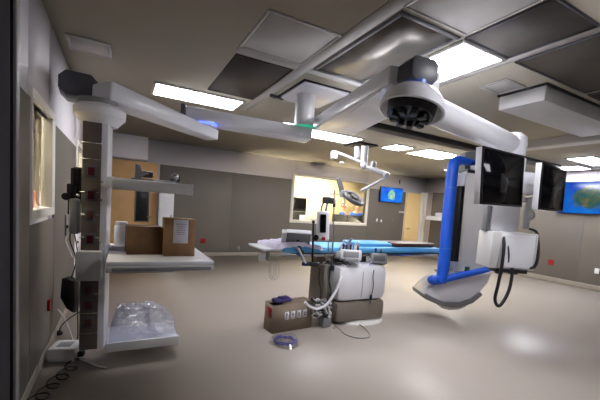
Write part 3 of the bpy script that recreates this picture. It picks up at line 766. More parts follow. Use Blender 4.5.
# clear drain loops hanging from the left end
t_ = thing('drain_tubing', 'clear tubing loops hanging under the left end of the table', 'tubing', T(272, 262, 3.890))
for k, (rx, rz, ox) in enumerate(((.05, .13, 0), (.065, .12, .03), (.04, .11, -.02))):
    c = T(273, 270, 3.890)
    pts = [c + Vector((ox + rx * math.cos(a) * .9, rx * math.sin(a) * .3, rz * math.sin(a))) for a in [i * 2 * PI / 12 for i in range(12)]]
    MB().tube(pts, .006, 6, 4, True).build('tube_loop', M_clear, t_)
mb = MB(); mb.box(T(262, 257, 3.890), (.09, .06, .10), None, .015); mb.build('clamp_block', M_offw, t_)
mb = MB(); mb.box(T(268, 255, 3.869), (.04, .05, .14), None, .01); mb.build('clamp_post', M_grey, t_)

# accessory touch panel (seen from behind and the side)
tp = thing('touch_panel', 'grey tilted touch panel clamped over the left half of the table', 'touch panel', T(297, 250, 3.750))
c = T(298, 238, 3.750); R_ = (rotz(-.38) @ Matrix.Rotation(math.radians(38), 3, 'X'))
mb = MB(); mb.box(c, (.32, .05, .22), R_, .016); mb.build('housing', M_grey, tp)
mb = MB(); mb.box(c + R_ @ Vector((0, .026, 0)), (.27, .004, .17), R_); mb.build('screen', M_dgrey, tp)
mb = MB(); mb.box(c + R_ @ Vector((-.18, -.01, -.0)), (.06, .08, .22), R_, .012); mb.build('side_grip', M_offw, tp)
mb = MB(); mb.box(c + R_ @ Vector((0, -.01, .115)), (.31, .06, .018), R_, .005); mb.build('top_edge', M_white, tp)
mb = MB(); mb.tube([c + Vector((0, 0, -.02)), T(299, 247, 3.750), T(303, 253, 3.729)], .02, 10); mb.build('support_arm', M_vdark, tp)
mb = MB(); arm_box(mb, T(298, 248, 3.680), T(305, 263, 3.659), .09, .02, bev=.004); cl = mb.build('rail_clamp', M_offw, tp)
mb = MB(); arm_box(mb, T(299.5, 252, 3.666), T(303, 259, 3.652), .045, .02, bev=.003); mb.build('clamp_inset', M_bluering, tp)

# infusion pump on a pole
ip = thing('infusion_pump', 'white infusion pump with black display on a black pole at the table rail', 'infusion pump', T(313, 262, 3.680))
mb = MB(); mb.tube([T(313.5, 221, 3.680), T(313, 240, 3.680), T(312.5, 262, 3.687)], .013, 10); mb.ell(T(313.5, 222, 3.680), (.022, .022, .022)); mb.build('pole', M_black, ip)
c = T(323, 226, 3.645); RP = rotz(math.radians(-24)) @ Matrix.Rotation(math.radians(-3), 3, 'Y')
mb = MB(); mb.box(c, (.155, .12, .38), RP, .03, 3); body = mb.build('body', M_white, ip)
mb = MB(); mb.box(c + RP @ Vector((-.008, -.062, .035)), (.076, .006, .23), RP, .012); mb.build('display', M_blackgl, body)
mb = MB(); mb.cyl(c + RP @ Vector((-.10, -.05, -.14)), c + RP @ Vector((-.10, -.10, -.14)), .037); mb.build('knob', M_black, body)
mb = MB(); mb.cyl(c + RP @ Vector((.0, -.06, -.155)), c + RP @ Vector((.0, -.075, -.155)), .024); mb.build('stop_button', M_red, body)
for sx in (-.03, .03):
    MB().tube([c + RP @ Vector((sx, 0, .18)), c + RP @ Vector((sx + .01, 0, .25)), c + RP @ Vector((sx * .8 + .03, 0, .30))], .011, 8).build('neck_strut', M_grey, body)
mb = MB(); mb.box(c + RP @ Vector((.035, -.01, .325)), (.10, .08, .085), RP, .012); mb.cyl(c + RP @ Vector((.08, -.03, .32)), c + RP @ Vector((.13, -.05, .315)), .04); mb.build('camera_head', M_dgrey, body)
mb = MB(); mb.box(T(312, 264, 3.673), (.17, .08, .05), rotz(-.45), .012); mb.build('rail_clamp', M_vdark, ip)
mb = MB(); mb.box(T(305, 264, 3.645), (.08, .05, .045), rotz(-.45), .01); mb.build('clamp_lever', mat('navy_plastic', (26, 40, 92), .4), ip)

# iv poles
iv = thing('iv_pole', 'tall thin steel pole with black joint beside the white pump', 'iv pole', T(330, 272, 3.701))
MB().tube([T(334.5, 190, 3.701), T(333, 230, 3.701), T(332, 268, 3.701)], .009, 8).build('pole', M_steel, iv)
mb = MB(); mb.cyl(T(334.3, 200, 3.701), T(334.1, 207, 3.701), .018); mb.build('joint', M_black, iv)
MB().tube([T(329, 193, 3.701), T(331, 194.5, 3.701), T(334.5, 193.5, 3.701), T(338, 194.5, 3.701), T(340, 193, 3.701)], .005, 6).build('hook', M_steel, iv)
mb = MB(); mb.box(T(332, 268, 3.694), (.06, .06, .07), rotz(-.45), .01); mb.build('rail_clamp', M_vdark, iv)
iv2 = thing('iv_pole', 'shorter thin steel pole rising between pump and table controls', 'iv pole', T(326, 275, 3.645))
MB().tube([T(328.5, 238, 3.645), T(328, 255, 3.645), T(327, 300, 3.659)], .008, 8).build('pole', M_steel, iv2)
mb = MB(); mb.box(T(328, 262, 3.638), (.05, .05, .05), rotz(-.45), .008); mb.build('rail_clamp', M_vdark, iv2)
MB().ell(T(328.5, 237, 3.645), (.016, .016, .016)).build('top_knob', M_black, iv2)

# table side controls
def control(name, label, px, py, d, w, h, joys, m):
    t_ = thing(name, label, 'control panel', T(px, py + 8, d)); c = T(px, py, d); R_ = rotz(math.radians(-26)) @ Matrix.Rotation(math.radians(-18), 3, 'X')
    mb = MB(); mb.box(c, (w, .14, h), R_, .02); mb.build('housing', m, t_)
    for jx, jy in joys:
        b = c + R_ @ Vector((jx, jy, h / 2))
        o = MB().cyl(b, b + Vector((.004, 0, .05)), .011, seg=10).build('joystick', M_vdark, t_)
        MB().ell(b + Vector((.004, 0, .06)), (.019, .019, .022), None, 12, 8).build('grip', M_grey if jx > 0 else M_purple, o)
    mb = MB(); mb.box(c + R_ @ Vector((0, -.073, 0)), (w * .7, .006, h * .55), R_, .004); mb.build('keypad', M_grey if m is M_offw else M_dgrey, t_)
    return t_, c, R_
t_, c, R_ = control('table_control', 'off white table control box with several joysticks over the pedestal', 350, 255.5, 3.62, .29, .14, [(-.10, -.03), (-.05, .02), (0, -.02), (.05, .03), (.10, -.02), (-.08, .05), (.08, .05)], M_offw)
for k, (ox, hz_) in enumerate(((-.10, .10), (-.02, .13), (.07, .10))):
    mb = MB(); mb.box(c + R_ @ Vector((ox, .02, .055 + hz_ / 2)), (.05, .05, hz_), R_ @ rotz(.3 * (k - 1)), .012); mb.cyl(c + R_ @ Vector((ox, -.01, .05 + hz_)), c + R_ @ Vector((ox + .03, -.05, .09 + hz_)), .014); mb.build('lever', (M_offw, M_grey, M_white)[k], t_)
mb = MB(); mb.box(c + R_ @ Vector((-.17, .0, -.01)), (.07, .10, .09), R_, .015); mb.box(c + R_ @ Vector((.0, -.075, -.075)), (.18, .05, .05), R_, .012); mb.build('side_pod', M_grey, t_)
for k in range(5):
    b = c + R_ @ Vector((-.13 + .065 * k, .06, .07))
    MB().tube([b + Vector((0, 0, 0)), b + Vector((.02, 0, .07)), b + Vector((.05, 0, .06)), b + Vector((.06, -.02, .0))], .006, 6).build('cable_loop', M_purple if k in (0, 3) else M_clear, t_)
control('table_control', 'small grey table control box right of the off white one', 378, 259, 3.64, .23, .15, [(-.04, 0), (.04, .01)], M_grey)
mb = MB()
tag(mb.tube([T(368, 258, 3.610), T(371, 264, 3.596), T(369, 268, 3.589), T(373, 270, 3.589), T(378, 268, 3.603)], .022, 8).build('plastic_wrap', M_film), 'crumpled clear plastic wrap between the two table controls', 'plastic wrap')
# rail clamps along the near rail
for k, px in enumerate((318, 324, 338, 343, 347)):
    mb = MB(); c = T(px, 263.5, 3.666); mb.box(c, (.035, .05, .05), rotz(-.1), .006); mb.cyl(c + Vector((0, -.02, -.0)), c + Vector((0, -.07, -.0)), .012)
    tag(mb.build('rail_clamp', M_steel), 'small chrome clamp in the row on the near table rail', 'clamp', 'chrome clamps on the near table rail')

# white hose and cables around the pedestal
tag(MB().tube([T(344, 265, 3.589), T(340, 280, 3.547), T(334, 294, 3.519), T(326, 305, 3.505), T(317, 309, 3.491), T(309, 306, 3.477), T(305, 302, 3.470)], .017, 10, 6).build('suction_hose', M_white), 'thick white hose curving from the table rail down to the box', 'hose')
hs = thing('hand_switch', 'thin black cord with plug hanging over the front of the white pedestal', 'switch', T(370.5, 299, 3.494))
MB().tube([T(374, 270, 3.519), T(373, 277, 3.505), T(373.5, 285, 3.505), T(371.5, 296, 3.505), T(370, 304, 3.505)], .005, 6).build('cord', M_black, hs)
MB().cyl(T(371.3, 295, 3.494), T(370.5, 299, 3.494), .016).build('plug', M_black, hs)
bd = thing('cable_bundle', 'tangled grey and white cables piled beside the pedestal column', 'cables', onz(322, 322, 0))
random.seed(3)
for k in range(14):
    pts = []
    for i in range(7):
        px = 312 + random.random() * 20; py = 298 + random.random() * 20
        pts.append(T(px, py, 3.5 + random.random() * .14))
    for p in pts: p.z = max(p.z, .02)
    MB().tube(pts, .009 + .004 * (k % 2), 7, 6).build('cable', (M_offw, M_grey, M_vdark)[k % 3], bd)
mb = MB(); c = onz(328, 316, .16); mb.box((c.x, c.y + .06, .07), (.14, .10, .14), rotz(.2), .02); mb.build('power_block', M_grey, bd)
mb = MB()
tag(mb.tube([(2.44, 3.46, .008), onz(336, 326, .008), onz(345, 334, .008), onz(358, 338, .008), onz(370, 336, .008), onz(362, 326, .008), onz(350, 322.5, .006)], .006, 7, 8).build('floor_cable', M_grey), 'thin grey cable looping over the floor before the pedestal', 'cable')
for k, px in enumerate((320, 325, 330)):
    tag(MB().tube([T(px, 268, 3.631), T(px - 1, 280, 3.624), T(px + 1, 292, 3.617), T(px - 1, 304, 3.610)], .007, 7).build('hanging_cable', (M_vdark, M_grey, M_black)[k]), ('leftmost of the three cables hanging down the taupe column', 'middle one of the three cables hanging down the taupe column', 'rightmost of the three cables hanging down the taupe column')[k], 'cable')

# cardboard box on the floor
p0 = onz(272, 334, 0); p1 = onz(311, 327, 0)
uw = (p1 - p0); ww = uw.length; uw.normalize(); vw = Vector((-uw.y, uw.x, 0)); RX = basis(uw, vw, Vector((0, 0, 1)))
dd, hh, th = .20, .34, .006
def xb(x, y, z): return p0 + uw * x + vw * y + Vector((0, 0, z))
bx = thing('cardboard_box', 'open greyish cardboard box on the floor with red label and icons', 'box', p0 + uw * ww / 2 + vw * dd / 2)
mb = MB()
for cc, ss in (((ww / 2, dd / 2, .005), (ww, dd, .01)), ((ww / 2, 0, hh / 2), (ww, th, hh)), ((ww / 2, dd, hh / 2), (ww, th, hh)), ((0, dd / 2, hh / 2), (th, dd, hh)), ((ww, dd / 2, hh / 2), (th, dd, hh))):
    mb.box(xb(*cc), ss, RX)
mb.build('carton', M_cardin, bx)
mb = MB(); mb.box(xb(ww / 2, dd * .78, hh + .004), (ww, dd * .45, .005), RX); mb.build('top_flap', M_cardin, bx)
mb = MB(); mb.box(xb(ww * .62, dd * .28, hh + .004), (ww * .75, dd * .5, .005), RX); mb.build('top_flap', M_cardin, bx)
mb = MB(); mb.box(xb(-.005, dd * .45, hh * .70), (.003, .12, .12), RX); mb.build('red_label', M_red, bx)
def icon(x, kind):
    z = hh * .58; w_, h_ = .062, .10
    mb = MB()
    mb.box(xb(x, -.005, z), (w_, .002, h_), RX); mb.build('icon_patch', M_paper, bx)
    mb = MB()
    if kind == 0:      # wine glass
        mb.prism([(-.013, .028), (.013, .028), (.010, .004), (.003, -.004), (.003, -.022), (.012, -.028), (-.012, -.028), (-.003, -.022), (-.003, -.004), (-.010, .004)], 0, .001, Matrix.Translation(xb(x, -.0075, z)) @ RX.to_4x4())
    elif kind == 1:    # umbrella
        mb.prism([(-.017, .0), (-.012, .018), (0, .026), (.012, .018), (.017, .0), (.002, .0), (.002, -.026), (-.002, -.026), (-.002, .0)], 0, .001, Matrix.Translation(xb(x, -.0075, z)) @ RX.to_4x4())
    elif kind == 2:    # two up arrows
        for q in (-.009, .009):
            mb.prism([(q, .028), (q + .008, .014), (q + .003, .014), (q + .003, -.026), (q - .003, -.026), (q - .003, .014), (q - .008, .014)], 0, .001, Matrix.Translation(xb(x, -.0075, z)) @ RX.to_4x4())
    else:              # stacked boxes
        mb.box(xb(x, -.0075, z - .016), (.026, .001, .02), RX); mb.box(xb(x, -.0075, z + .012), (.018, .001, .02), RX)
    mb.build('icon', M_taupe, bx)
for k, xx in enumerate((.19, .28, .37, .46)): icon(ww * xx / .58, k)
mb = MB(); mb.box(xb(.12, .07, hh - .06), (.03, .0, .0) if False else (.035, .002, .015), RX); mb.build('tape', M_paper, bx)
mb = MB(); mb.box(xb(.17, .10, hh + .03), (.24, .12, .045), RX, .018); mb.box(xb(.20, .10, hh + .058), (.13, .10, .02), RX, .01)
tag(mb.build('folded_cloth', M_purple), 'folded dark violet cloth lying on the open floor carton', 'cloth')
# violet tube coil
t_ = thing('tube_coil', 'coil of violet tubing lying on the floor in clear wrap', 'tubing', onz(285, 343, 0))
c = onz(285, 343, 0); pts = []
for i in range(64):
    a = i * 2 * PI / 16; r = .115 + .012 * math.sin(i * 1.7); pts.append(c + Vector((r * math.cos(a), r * math.sin(a), .014 + .0045 * (i % 16) / 4 + .006 * (i // 16))))
MB().tube(pts, .008, 6, 2).build('coil', M_coil, t_)
mb = MB(); gr = 20
ring0 = []
for i in range(gr):
    a = i * 2 * PI / gr; r = .17 * (1 + .12 * math.sin(3 * a) + .06 * random.random()); ring0.append((c.x + r * math.cos(a), c.y + r * math.sin(a)))
vb = [mb.bm.verts.new((x, y, .006)) for x, y in ring0]; vt = [mb.bm.verts.new((c.x + (x - c.x) * .8, c.y + (y - c.y) * .8, .052 + .01 * random.random())) for x, y in ring0]; vc = mb.bm.verts.new((c.x, c.y, .03))
for i in range(gr):
    j = (i + 1) % gr; mb.bm.faces.new((vb[i], vb[j], vt[j], vt[i])); mb.bm.faces.new((vt[i], vt[j], vc))
mb.build('wrap', M_clear, t_)

# ================================================================== EXAM LAMP
LD = 7.0
el = thing('exam_lamp', 'ceiling-hung examination lamp with a tilted grey ring head', 'lamp', (4.5, 6.0, 2.94))
MB().span((4.28, 5.72, 2.915), (4.78, 6.25, 2.949), .006).build('mounting_plate', M_vdark, el)
MB().cyl(at(365, 146, 6.9), at(364, 165, 6.95), .075, seg=24).build('post', M_lamp, el)
MB().cyl(at(357, 147, 7.0), at(357, 158, 7.0), .055, seg=20).build('short_post', M_lamp, el)
mb = MB(); mb.tube([at(364, 166, 6.9), at(374, 170, 6.8), at(386, 174, 6.7)], .045, 12); mb.ell(at(386, 175, 6.7), (.065, .065, .065)); mb.ell(at(364, 166, 6.9), (.075, .075, .075)); mb.build('upper_arm', M_lamp, el)
mb = MB(); mb.tube([at(386, 177, 6.7), at(376, 183, 6.75), at(361, 191, 6.85)], .027, 10); mb.build('spring_arm', M_lamp, el)
mb = MB(); mb.tube([at(363, 163, 6.95), at(356, 160, 7.0), at(346, 156, 7.1), at(338, 153, 7.1)], .03, 10); mb.box(at(334, 155, 7.1), (.12, .12, .17), None, .02); mb.ell(at(342, 163, 7.1), (.06, .04, .03)); mb.build('side_arm', M_lamp, el)
mb = MB(); mb.box(at(373, 165, 6.9), (.1, .1, .14), None, .02); mb.build('counterweight', M_lamp, el)
mb = MB(); arm_box(mb, at(338.5, 178, 6.7), at(343, 196, 6.75), .07, .09, bev=.01); mb.build('yoke', M_grey, el)
c = at(353.5, 198, 6.75)
nl = (rgt * .42 + Vector((0, 0, .80)) - fwd * .42).normalized(); ul = nl.orthogonal().normalized(); vl = nl.cross(ul)
mb = MB(); mb.tube([c + (ul * math.cos(a) + vl * math.sin(a)) * .20 for a in [i * 2 * PI / 24 for i in range(24)]], .045, 12, 2, True); mb.build('ring_head', M_dgrey, el)
mb = MB(); mb.cyl(c - nl * .05, c + nl * .05, .085, seg=20); mb.build('hub', M_vdark, el)
mb = MB()
for a in (0.4, 0.4 + 2 * PI / 3, .4 + 4 * PI / 3): mb.cyl(c, c + (ul * math.cos(a) + vl * math.sin(a)) * .19, .018, seg=10)
mb.build('spokes', M_grey, el)
mb = MB(); mb.box(at(344, 194, 6.72), (.16, .12, .14), rotz(-.4), .03); mb.build('pivot_block', M_lamp, el)
MB().tube([at(344, 197, 6.7), at(345, 204, 6.7)], .015, 8).build('grip_handle', M_lamp, el)

# ================================================================== WALL SCREENS AND FITTINGS
def wall_screen(label, c, w, h, R_, m, th=.05, b=.02):
    t_ = thing('wall_screen', label, 'screen', c)
    def lp(x, y, z): return Vector(c) + R_ @ Vector((x, y, z))
    mb = MB(); mb.box(lp(0, th / 2 + .006, 0), (w + 2 * b, th, h + 2 * b), R_, .006); mb.build('housing', M_black, t_)
    me = bpy.data.meshes.new('screen'); bm = bmesh.new(); bmesh.ops.create_cube(bm, size=1); bmesh.ops.transform(bm, matrix=Matrix.Diagonal((w, .008, h, 1)), verts=bm.verts); bm.to_mesh(me); bm.free()
    me.materials.append(m); o = bpy.data.objects.new('screen', me); COL.objects.link(o); o.parent = t_; o.matrix_local = R_.to_4x4()
    return t_
c = Vector((8.60, YB - .10, 2.20))
ws = wall_screen('small lit blue screen on the far wall right of the window', c, 1.02, .50, Matrix(), reef_screen('reef_small', 1.02, .5, .55, .0, .0, .17, .19, ((40, 150, 190), (120, 185, 150), (214, 208, 150))))
MB().span((8.45, YB - .05, 2.1), (8.75, YB - .019, 2.3)).build('wall_mount', M_black, ws)
c = Vector((XR - .09, 3.95, 2.26))
ws = wall_screen('huge lit reef screen on the right wall', c, 1.66, .78, rotz(-PI / 2), reef_screen('reef_large', 1.66, .78, .36, -.18, .0, .36, .30, ((14, 78, 120), (56, 98, 74), (128, 106, 84))), .045, .015)
MB().span((XR - .05, 3.7, 2.1), (XR - .019, 4.2, 2.4)).build('wall_mount', M_black, ws)
def plate(name, label, c, size, m, group=None, cat='wall plate'):
    return tag(MB().box(c, size, None, .004).build(name, m), label, cat, group)
plate('wall_alarm_point', 'small red fire alarm point low on the right wall', (XR - .03, 4.80, .53), (.022, .13, .14), M_red, None, 'fire alarm point')
plate('power_outlet', 'white power outlet low on the right wall at the view edge', (XR - .03, 3.80, .49), (.02, .09, .13), M_white, None, 'outlet')
plate('power_outlet', 'white wall plate left of the pair under the small blue screen', (8.08, YB - .026, 1.27), (.07, .014, .11), M_white, None, 'outlet')
plate('power_outlet', 'white wall plate right of the pair under the small blue screen', (8.28, YB - .026, 1.25), (.07, .014, .09), M_white, None, 'outlet')
plate('power_outlet', 'single grey plate nearest the tan door on the far wall', (8.80, YB - .026, 1.30), (.06, .014, .10), M_grey, None, 'outlet')
plate('light_switch', 'pale switch strip on the far wall left of the pale tan door', (9.22, YB - .026, 1.62), (.26, .014, .05), M_offw, None, 'switch')
plate('wall_alarm_point', 'red round-topped call point on the far wall behind the carton shelf', (2.02, YB - .03, .42), (.14, .024, .14), M_red, None, 'fire alarm point')
plate('power_outlet', 'small grey outlet near the floor on the long far wall panel', (3.05, YB - .026, .22), (.07, .014, .12), M_grey, None, 'outlet')
plate('wall_sensor', 'tiny dark sensor on the far wall above the small screen', (9.0, YB - .012, 2.72), (.05, .02, .14), M_dgrey, None, 'sensor')
plate('wall_alarm_point', 'red plate low on the left wall beside the black bag', (XL + .028, 3.66, .47), (.02, .06, .10), M_red, None, 'fire alarm point')
t_ = thing('gas_outlet', 'grey wall outlet with a plugged hose on the left wall', 'gas outlet', (XL + .018, 4.72, 1.12))
MB().box((XL + .026, 4.72, 1.12), (.015, .16, .24), None, .004).build('plate', M_grey, t_)
MB().cyl((XL + .03, 4.72, 1.08), (XL + .13, 4.70, 1.08), .022).build('plug', M_offw, t_)
MB().cyl((XL + .03, 4.66, 1.10), (XL + .05, 4.66, 1.10), .018).build('port', M_black, t_)
# right wall shelf with a box, by the far corner
ws = thing('wall_shelf', 'white shelf on the right wall by the far corner door', 'shelf', (10.1, 8.45, 1.40))
MB().span((9.98, 8.05, 1.40), (XR - .019, 8.9, 1.56), .01).build('board', M_white, ws)
mb = MB(); mb.span((10.02, 8.16, 1.561), (10.24, 8.55, 1.69), .04)
tag(mb.build('paper_roll_pack', M_paper), 'white soft pack lying on the far corner shelf', 'pack')
# narrow white cabinet beside the tan door
cb = thing('supply_cabinet', 'narrow white cabinet standing right of the tan wood door', 'cabinet', (1.0, YB - .2, 0))
MB().span((.83, YB - .30, .0), (1.19, YB - .025, 1.68), .01).build('body', M_white, cb)
dr = MB().span((.845, YB - .318, .05), (1.175, YB - .30, 1.66), .006).build('door', M_white, cb)
MB().span((1.12, YB - .335, .95), (1.14, YB - .318, 1.1), .004).build('handle', M_vdark, dr)
MB().cyl((1.13, YB - .318, .72), (1.13, YB - .33, .72), .018).build('lock', M_vdark, dr)

# ================================================================== LEFT FLOOR CLUTTER
sb = thing('power_supply', 'white plastic power box on the floor under the boom column', 'power box', (-.40, 3.56, 0))
mb = MB(); mb.box((-.41, 3.56, .065), (.22, .22, .13), rotz(-.25), .02); mb.build('case', M_offw, sb)
mb = MB(); mb.box((-.41, 3.55, .131), (.11, .10, .006), rotz(-.25), .002); mb.build('lid_inset', M_grey, sb)
mb = MB(); mb.box((-.285, 3.50, .05), (.05, .06, .05), rotz(-.25), .01); mb.build('plug', M_black, sb)
pts = []
A, B_ = Vector((-.30, 3.42, 0)), Vector((-.56, 2.62, 0)); nloop = 6
for i in range(nloop * 14 + 1):
    t = i / (nloop * 14); a = i * 2 * PI / 14
    p = A.lerp(B_, t); pts.append((p.x + .055 * math.cos(a) - .01, p.y + .075 * math.sin(a), .010 + .004 * (1 + math.sin(a * .5))))
tag(MB().tube(pts, .0055, 6, 2).build('coiled_cord', M_rubber), 'coiled dark cord spiralling over the floor along the left wall', 'cord')
tag(MB().tube([(-.29, 3.44, .02), (-.24, 3.40, .012), (-.15, 3.28, .01), (-.08, 3.22, .01)], .008, 7).build('white_cord', M_offw), 'short white cord on the floor under the boom tray', 'cord')
bg = at(71, 295, 3.35)
mb = MB(); mb.prism([(-.07, .17), (-.03, .185), (.06, .15), (.075, -.05), (.05, -.17), (-.02, -.13), (-.085, -.02)], -.05, .05, Matrix.Translation(bg) @ rotz(-.5).to_4x4(), .025)
t_ = thing('hanging_bag', 'black soft bag hanging behind the boom column', 'bag', bg)
mb.build('bag', M_black, t_)
MB().tube([bg + Vector((0, 0, .17)), at(76, 260, 3.32), at(70, 240, 3.3), at(72, 222, 3.28)], .006, 6).build('strap', M_rubber, t_)
tag(MB().tube([at(73, 226, 3.28), at(77, 248, 3.26), at(79, 262, 3.26), at(77, 280, 3.27), at(78, 330, 3.3), at(77, 344, 3.32), (-.30, 3.49, .06)], .005, 6).build('drop_cable', M_rubber), 'thin black cable dropping from the boom clamp to the power box', 'cable')
tag(MB().tube([at(47, 307, 3.62), at(58, 310, 3.55), at(66, 322, 3.5), at(72, 338, 3.45), at(76, 347, 3.42)], .009, 6).build('wall_cable', M_offw), 'white cable running from the red wall plate to the power box', 'cable')
tag(MB().tube([(XL + .13, 4.70, 1.08), at(66, 238, 3.9), at(70, 252, 3.6), at(74, 258, 3.4), at(79, 250, 3.3)], .006, 6).build('air_hose', M_offw), 'thin pale hose from the wall outlet to the boom column', 'hose')
tag(MB().ell(at(59, 333, 3.55), (.035, .03, .03)).build('foot_switch', M_black), 'small black plug hanging low on the left wall cable', 'plug')
tag(MB().tube([at(59, 332, 3.55), at(62, 325, 3.52), at(70, 318, 3.45), at(79, 312, 3.36)], .006, 6).build('switch_cord', M_rubber), 'short dark cord from the black plug to the boom column', 'cord')

# corridor seen through the left window
tag(MB().span((-1.30, 5.38, 0), (-.96, 5.62, 1.47), .03).build('waste_bin', M_orange), 'orange upright bin seen through the near left window', 'bin')
ceiling_light(-2.1, -1.2, 3.0, 6.5, 'unseen corridor ceiling light behind the left wall windows', M_light5, 2.75, 'unseen ceiling lights of the side rooms')  # unseen fixture that lights the corridor

# ================================================================== CONTROL ROOM
ceiling_light(3.4, 5.4, 10.6, 11.8, 'unseen control room ceiling light nearer the left', M_light3, 3.4, 'unseen ceiling lights of the side rooms')  # this and the next are unseen fixtures lighting the control room
ceiling_light(6.4, 8.6, 10.6, 11.8, 'unseen control room ceiling light nearer the right', M_light3, 3.4, 'unseen ceiling lights of the side rooms')
dk = thing('control_desk', 'pale control room desk just behind the window', 'desk', (6.2, 10.0, 0))
MB().span((4.7, 9.75, .90), (8.6, 10.35, .94), .006).build('worktop', M_desk, dk)
for x in (4.75, 6.4, 8.5): MB().span((x, 9.8, 0), (x + .05, 10.3, .90)).build('leg', M_frame, dk)
rk = thing('equipment_rack', 'dark equipment rack at the left side of the control room window', 'rack', (5.6, 10.9, 0))
MB().span((5.34, 10.7, 0), (5.91, 11.3, 1.88), .01).build('cabinet', M_vdark, rk)
MB().span((5.36, 10.685, 1.40), (5.89, 10.70, 1.84), .004).build('upper_door', M_blackgl, rk)
MB().span((5.36, 10.685, .5), (5.89, 10.70, 1.36), .004).build('lower_door', M_black, rk)
MB().span((5.35, 10.68, 1.365), (5.90, 10.70, 1.395), .004).build('divider', M_grey, rk)
pr = thing('printer', 'off white printer on the control desk left of the monitors', 'printer', (5.75, 10.05, 1.08))
MB().span((5.42, 9.85, .941), (6.0, 10.25, 1.27), .02).build('case', M_offw, pr)
MB().span((5.62, 9.84, 1.10), (5.93, 9.852, 1.15), .003).build('paper_slot', M_grey, pr)
for k, x in enumerate((6.92, 7.54, 8.12)):
    m_ = thing('desk_monitor', ('leftmost black monitor back on the control desk', 'middle black monitor back on the control desk', 'rightmost black monitor back on the control desk')[k], 'monitor', (x, 10.02, 1.08), 'monitors on the control desk')
    w_ = .60 if k < 2 else .5
    MB().span((x - w_ / 2, 10.0, 1.0), (x + w_ / 2, 10.045, 1.375), .008).build('housing', M_black, m_)
    MB().span((x - w_ / 2 + .02, 10.045, 1.02), (x + w_ / 2 - .02, 10.05, 1.36)).build('screen', M_blackgl, m_)
    MB().cyl((x, 10.03, .95), (x, 10.03, 1.03), .025).cyl((x, 10.03, .941), (x, 10.03, .952), .11).build('stand', M_black, m_)
    if k == 1: MB().span((x + .02, 9.995, 1.24), (x + .18, 10.0, 1.30)).build('back_label', M_grey, m_)

# people
def skin_mesh(name, joints, edges, m, parent, sub=2):
    """joints: list of (pos, radius or (rx, ry)); first joint is the root"""
    me = bpy.data.meshes.new(name + '_cage'); me.from_pydata([tuple(j[0]) for j in joints], edges, [])
    o = bpy.data.objects.new(name + '_cage', me); COL.objects.link(o)
    md = o.modifiers.new('skin', 'SKIN'); md.use_smooth_shade = True
    sv = me.skin_vertices[0].data
    for i, j in enumerate(joints):
        r = j[1]; sv[i].radius = r if isinstance(r, tuple) else (r, r); sv[i].use_root = (i == 0)
    s2 = o.modifiers.new('sub', 'SUBSURF'); s2.levels = sub; s2.render_levels = sub
    bpy.context.view_layer.update()
    dg = bpy.context.evaluated_depsgraph_get()
    me2 = bpy.data.meshes.new_from_object(o.evaluated_get(dg)); bpy.data.objects.remove(o)
    me2.name = name; me2.materials.clear(); me2.materials.append(m)
    for p in me2.polygons: p.use_smooth = True
    r_ = bpy.data.objects.new(name, me2); COL.objects.link(r_)
    if parent: r_.parent = parent
    return r_
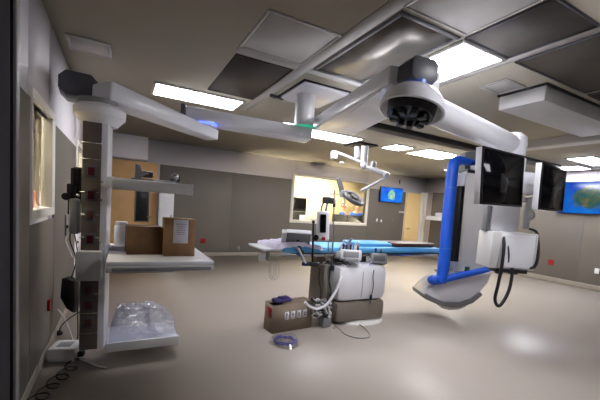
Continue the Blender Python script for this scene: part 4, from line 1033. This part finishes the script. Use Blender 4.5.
def person(label, x, y, face, lean, hair_m, hscale=1.0):
    """standing person; face = heading angle the front points to"""
    J = []; E_ = []
    def j(p, r, par=None):
        J.append((Vector(p), r))
        if par is not None: E_.append((par, len(J) - 1))
        return len(J) - 1
    pel = j((0, 0, .95), (.15, .11)); wa = j((0, .0, 1.10), (.135, .10), pel); ch = j((0, lean * .4, 1.30), (.155, .11), wa); sh = j((0, lean * .8, 1.43), (.10, .08), ch)
    nk = j((0, lean, 1.51), .052, sh); h0 = j((0, lean - .015, 1.585), (.068, .08), nk); h1 = j((0, lean - .02, 1.66), (.076, .094), h0); j((0, lean - .01, 1.735), (.06, .075), h1)
    hands = []
    for s in (-1, 1):
        s0 = j((s * .17, lean * .8, 1.41), .062, sh); el_ = j((s * .24, lean * .7 - .04, 1.17), .045, s0); wr_ = j((s * .19, lean - .26, 1.12), .030, el_); pm = j((s * .175, lean - .33, 1.115), (.036, .02), wr_)
        for k in range(4):
            f0 = j((s * (.175 + .030 - .02 * k), lean - .385, 1.12), .0095, pm); f1 = j((s * (.175 + .032 - .021 * k), lean - .425 - .008 * (k in (1, 2)), 1.115), .0085, f0); j((s * (.175 + .032 - .021 * k), lean - .445 - .008 * (k in (1, 2)), 1.095), .0075, f1)
        t0 = j((s * .13, lean - .32, 1.115), .011, pm); j((s * .115, lean - .36, 1.108), .009, t0)
        hp_ = j((s * .10, 0, .88), .095, pel); kn = j((s * .105, -.01, .50), .062, hp_); an = j((s * .105, .02, .09), .04, kn); j((s * .11, -.13, .045), (.042, .03), an)
    body = skin_mesh('person', J, E_, M_skin, None)
    body.location = (x, y, 0); body.rotation_euler = (0, 0, face); body.scale = (hscale,) * 3
    tag(body, label, 'person', 'people in the control room')
    # scrub top
    T = [(Vector((0, 0, .90)), (.175, .135)), (Vector((0, 0, 1.10)), (.155, .12)), (Vector((0, lean * .4, 1.30)), (.178, .128)), (Vector((0, lean * .8, 1.425)), (.115, .092))]; TE = [(0, 1), (1, 2), (2, 3)]
    for s in (-1, 1):
        b = len(T); T.append((Vector((s * .175, lean * .8, 1.405)), .078)); T.append((Vector((s * .215, lean * .75 - .02, 1.26)), .066)); TE += [(3, b), (b, b + 1)]
    skin_mesh('scrub_top', T, TE, M_scrub, body)
    L_ = [(Vector((0, 0, .93)), (.16, .125))]; LE = []
    for s in (-1, 1):
        b = len(L_); L_ += [(Vector((s * .10, 0, .85)), .108), (Vector((s * .105, -.01, .50)), .078), (Vector((s * .105, .02, .12)), .06)]; LE += [(0, b), (b, b + 1), (b + 1, b + 2)]
    skin_mesh('trousers', L_, LE, M_trous, body)
    def mini(name, mb, m):
        me = bpy.data.meshes.new(name); bmesh.ops.recalc_face_normals(mb.bm, faces=mb.bm.faces); mb.bm.to_mesh(me); mb.bm.free(); me.materials.append(m)
        for p in me.polygons: p.use_smooth = True
        o = bpy.data.objects.new(name, me); COL.objects.link(o); o.parent = body
    hb = MB(); hb.ell((0, lean + .005, 1.70), (.088, .104, .095), None, 20, 14)
    bmesh.ops.delete(hb.bm, geom=[v for v in hb.bm.verts if v.co.z < 1.68 - (v.co.y - lean) * .9 or (v.co.y < lean - .07 and v.co.z < 1.745)], context='VERTS')
    mini('hair', hb, hair_m)
    hb = MB()
    for s in (-1, 1): hb.ell((s * .032, lean - .103, 1.655), (.012, .008, .009), None, 8, 6)
    mini('eyes', hb, M_black)
    hb = MB(); hb.prism([(-.006, .03), (.006, .03), (.014, -.012), (-.014, -.012)], lean - .135, lean - .10, Matrix.Translation((0, 0, 1.635)), .003); mini('nose', hb, M_skin)
    hb = MB(); hb.box((0, lean - .094, 1.585), (.045, .008, .008), None, .002); mini('mouth', hb, M_dred)
    hb = MB()
    for s in (-1, 1): hb.ell((s * .082, lean - .01, 1.645), (.010, .02, .03), None, 8, 8)
    mini('ears', hb, M_skin)
person('person in blue scrubs standing left behind the control window, body turned right', 7.50, 10.75, math.radians(50), -.05, M_hair, 1.02)
person('person in blue scrubs standing right behind the control window, facing the viewer', 8.80, 11.55, math.radians(-25), -.06, M_hairg, 1.03)

# ================================================================== LIGHT + OUTPUT
w = bpy.data.worlds.new('world'); scene.world = w; w.use_nodes = True
w.node_tree.nodes['Background'].inputs[0].default_value = (.5, .5, .55, 1); w.node_tree.nodes['Background'].inputs[1].default_value = .05
vs = scene.view_settings
vs.view_transform = 'Standard'; vs.look = 'None'; vs.gamma = 1; vs.exposure = 1.28
vs.use_curve_mapping = False
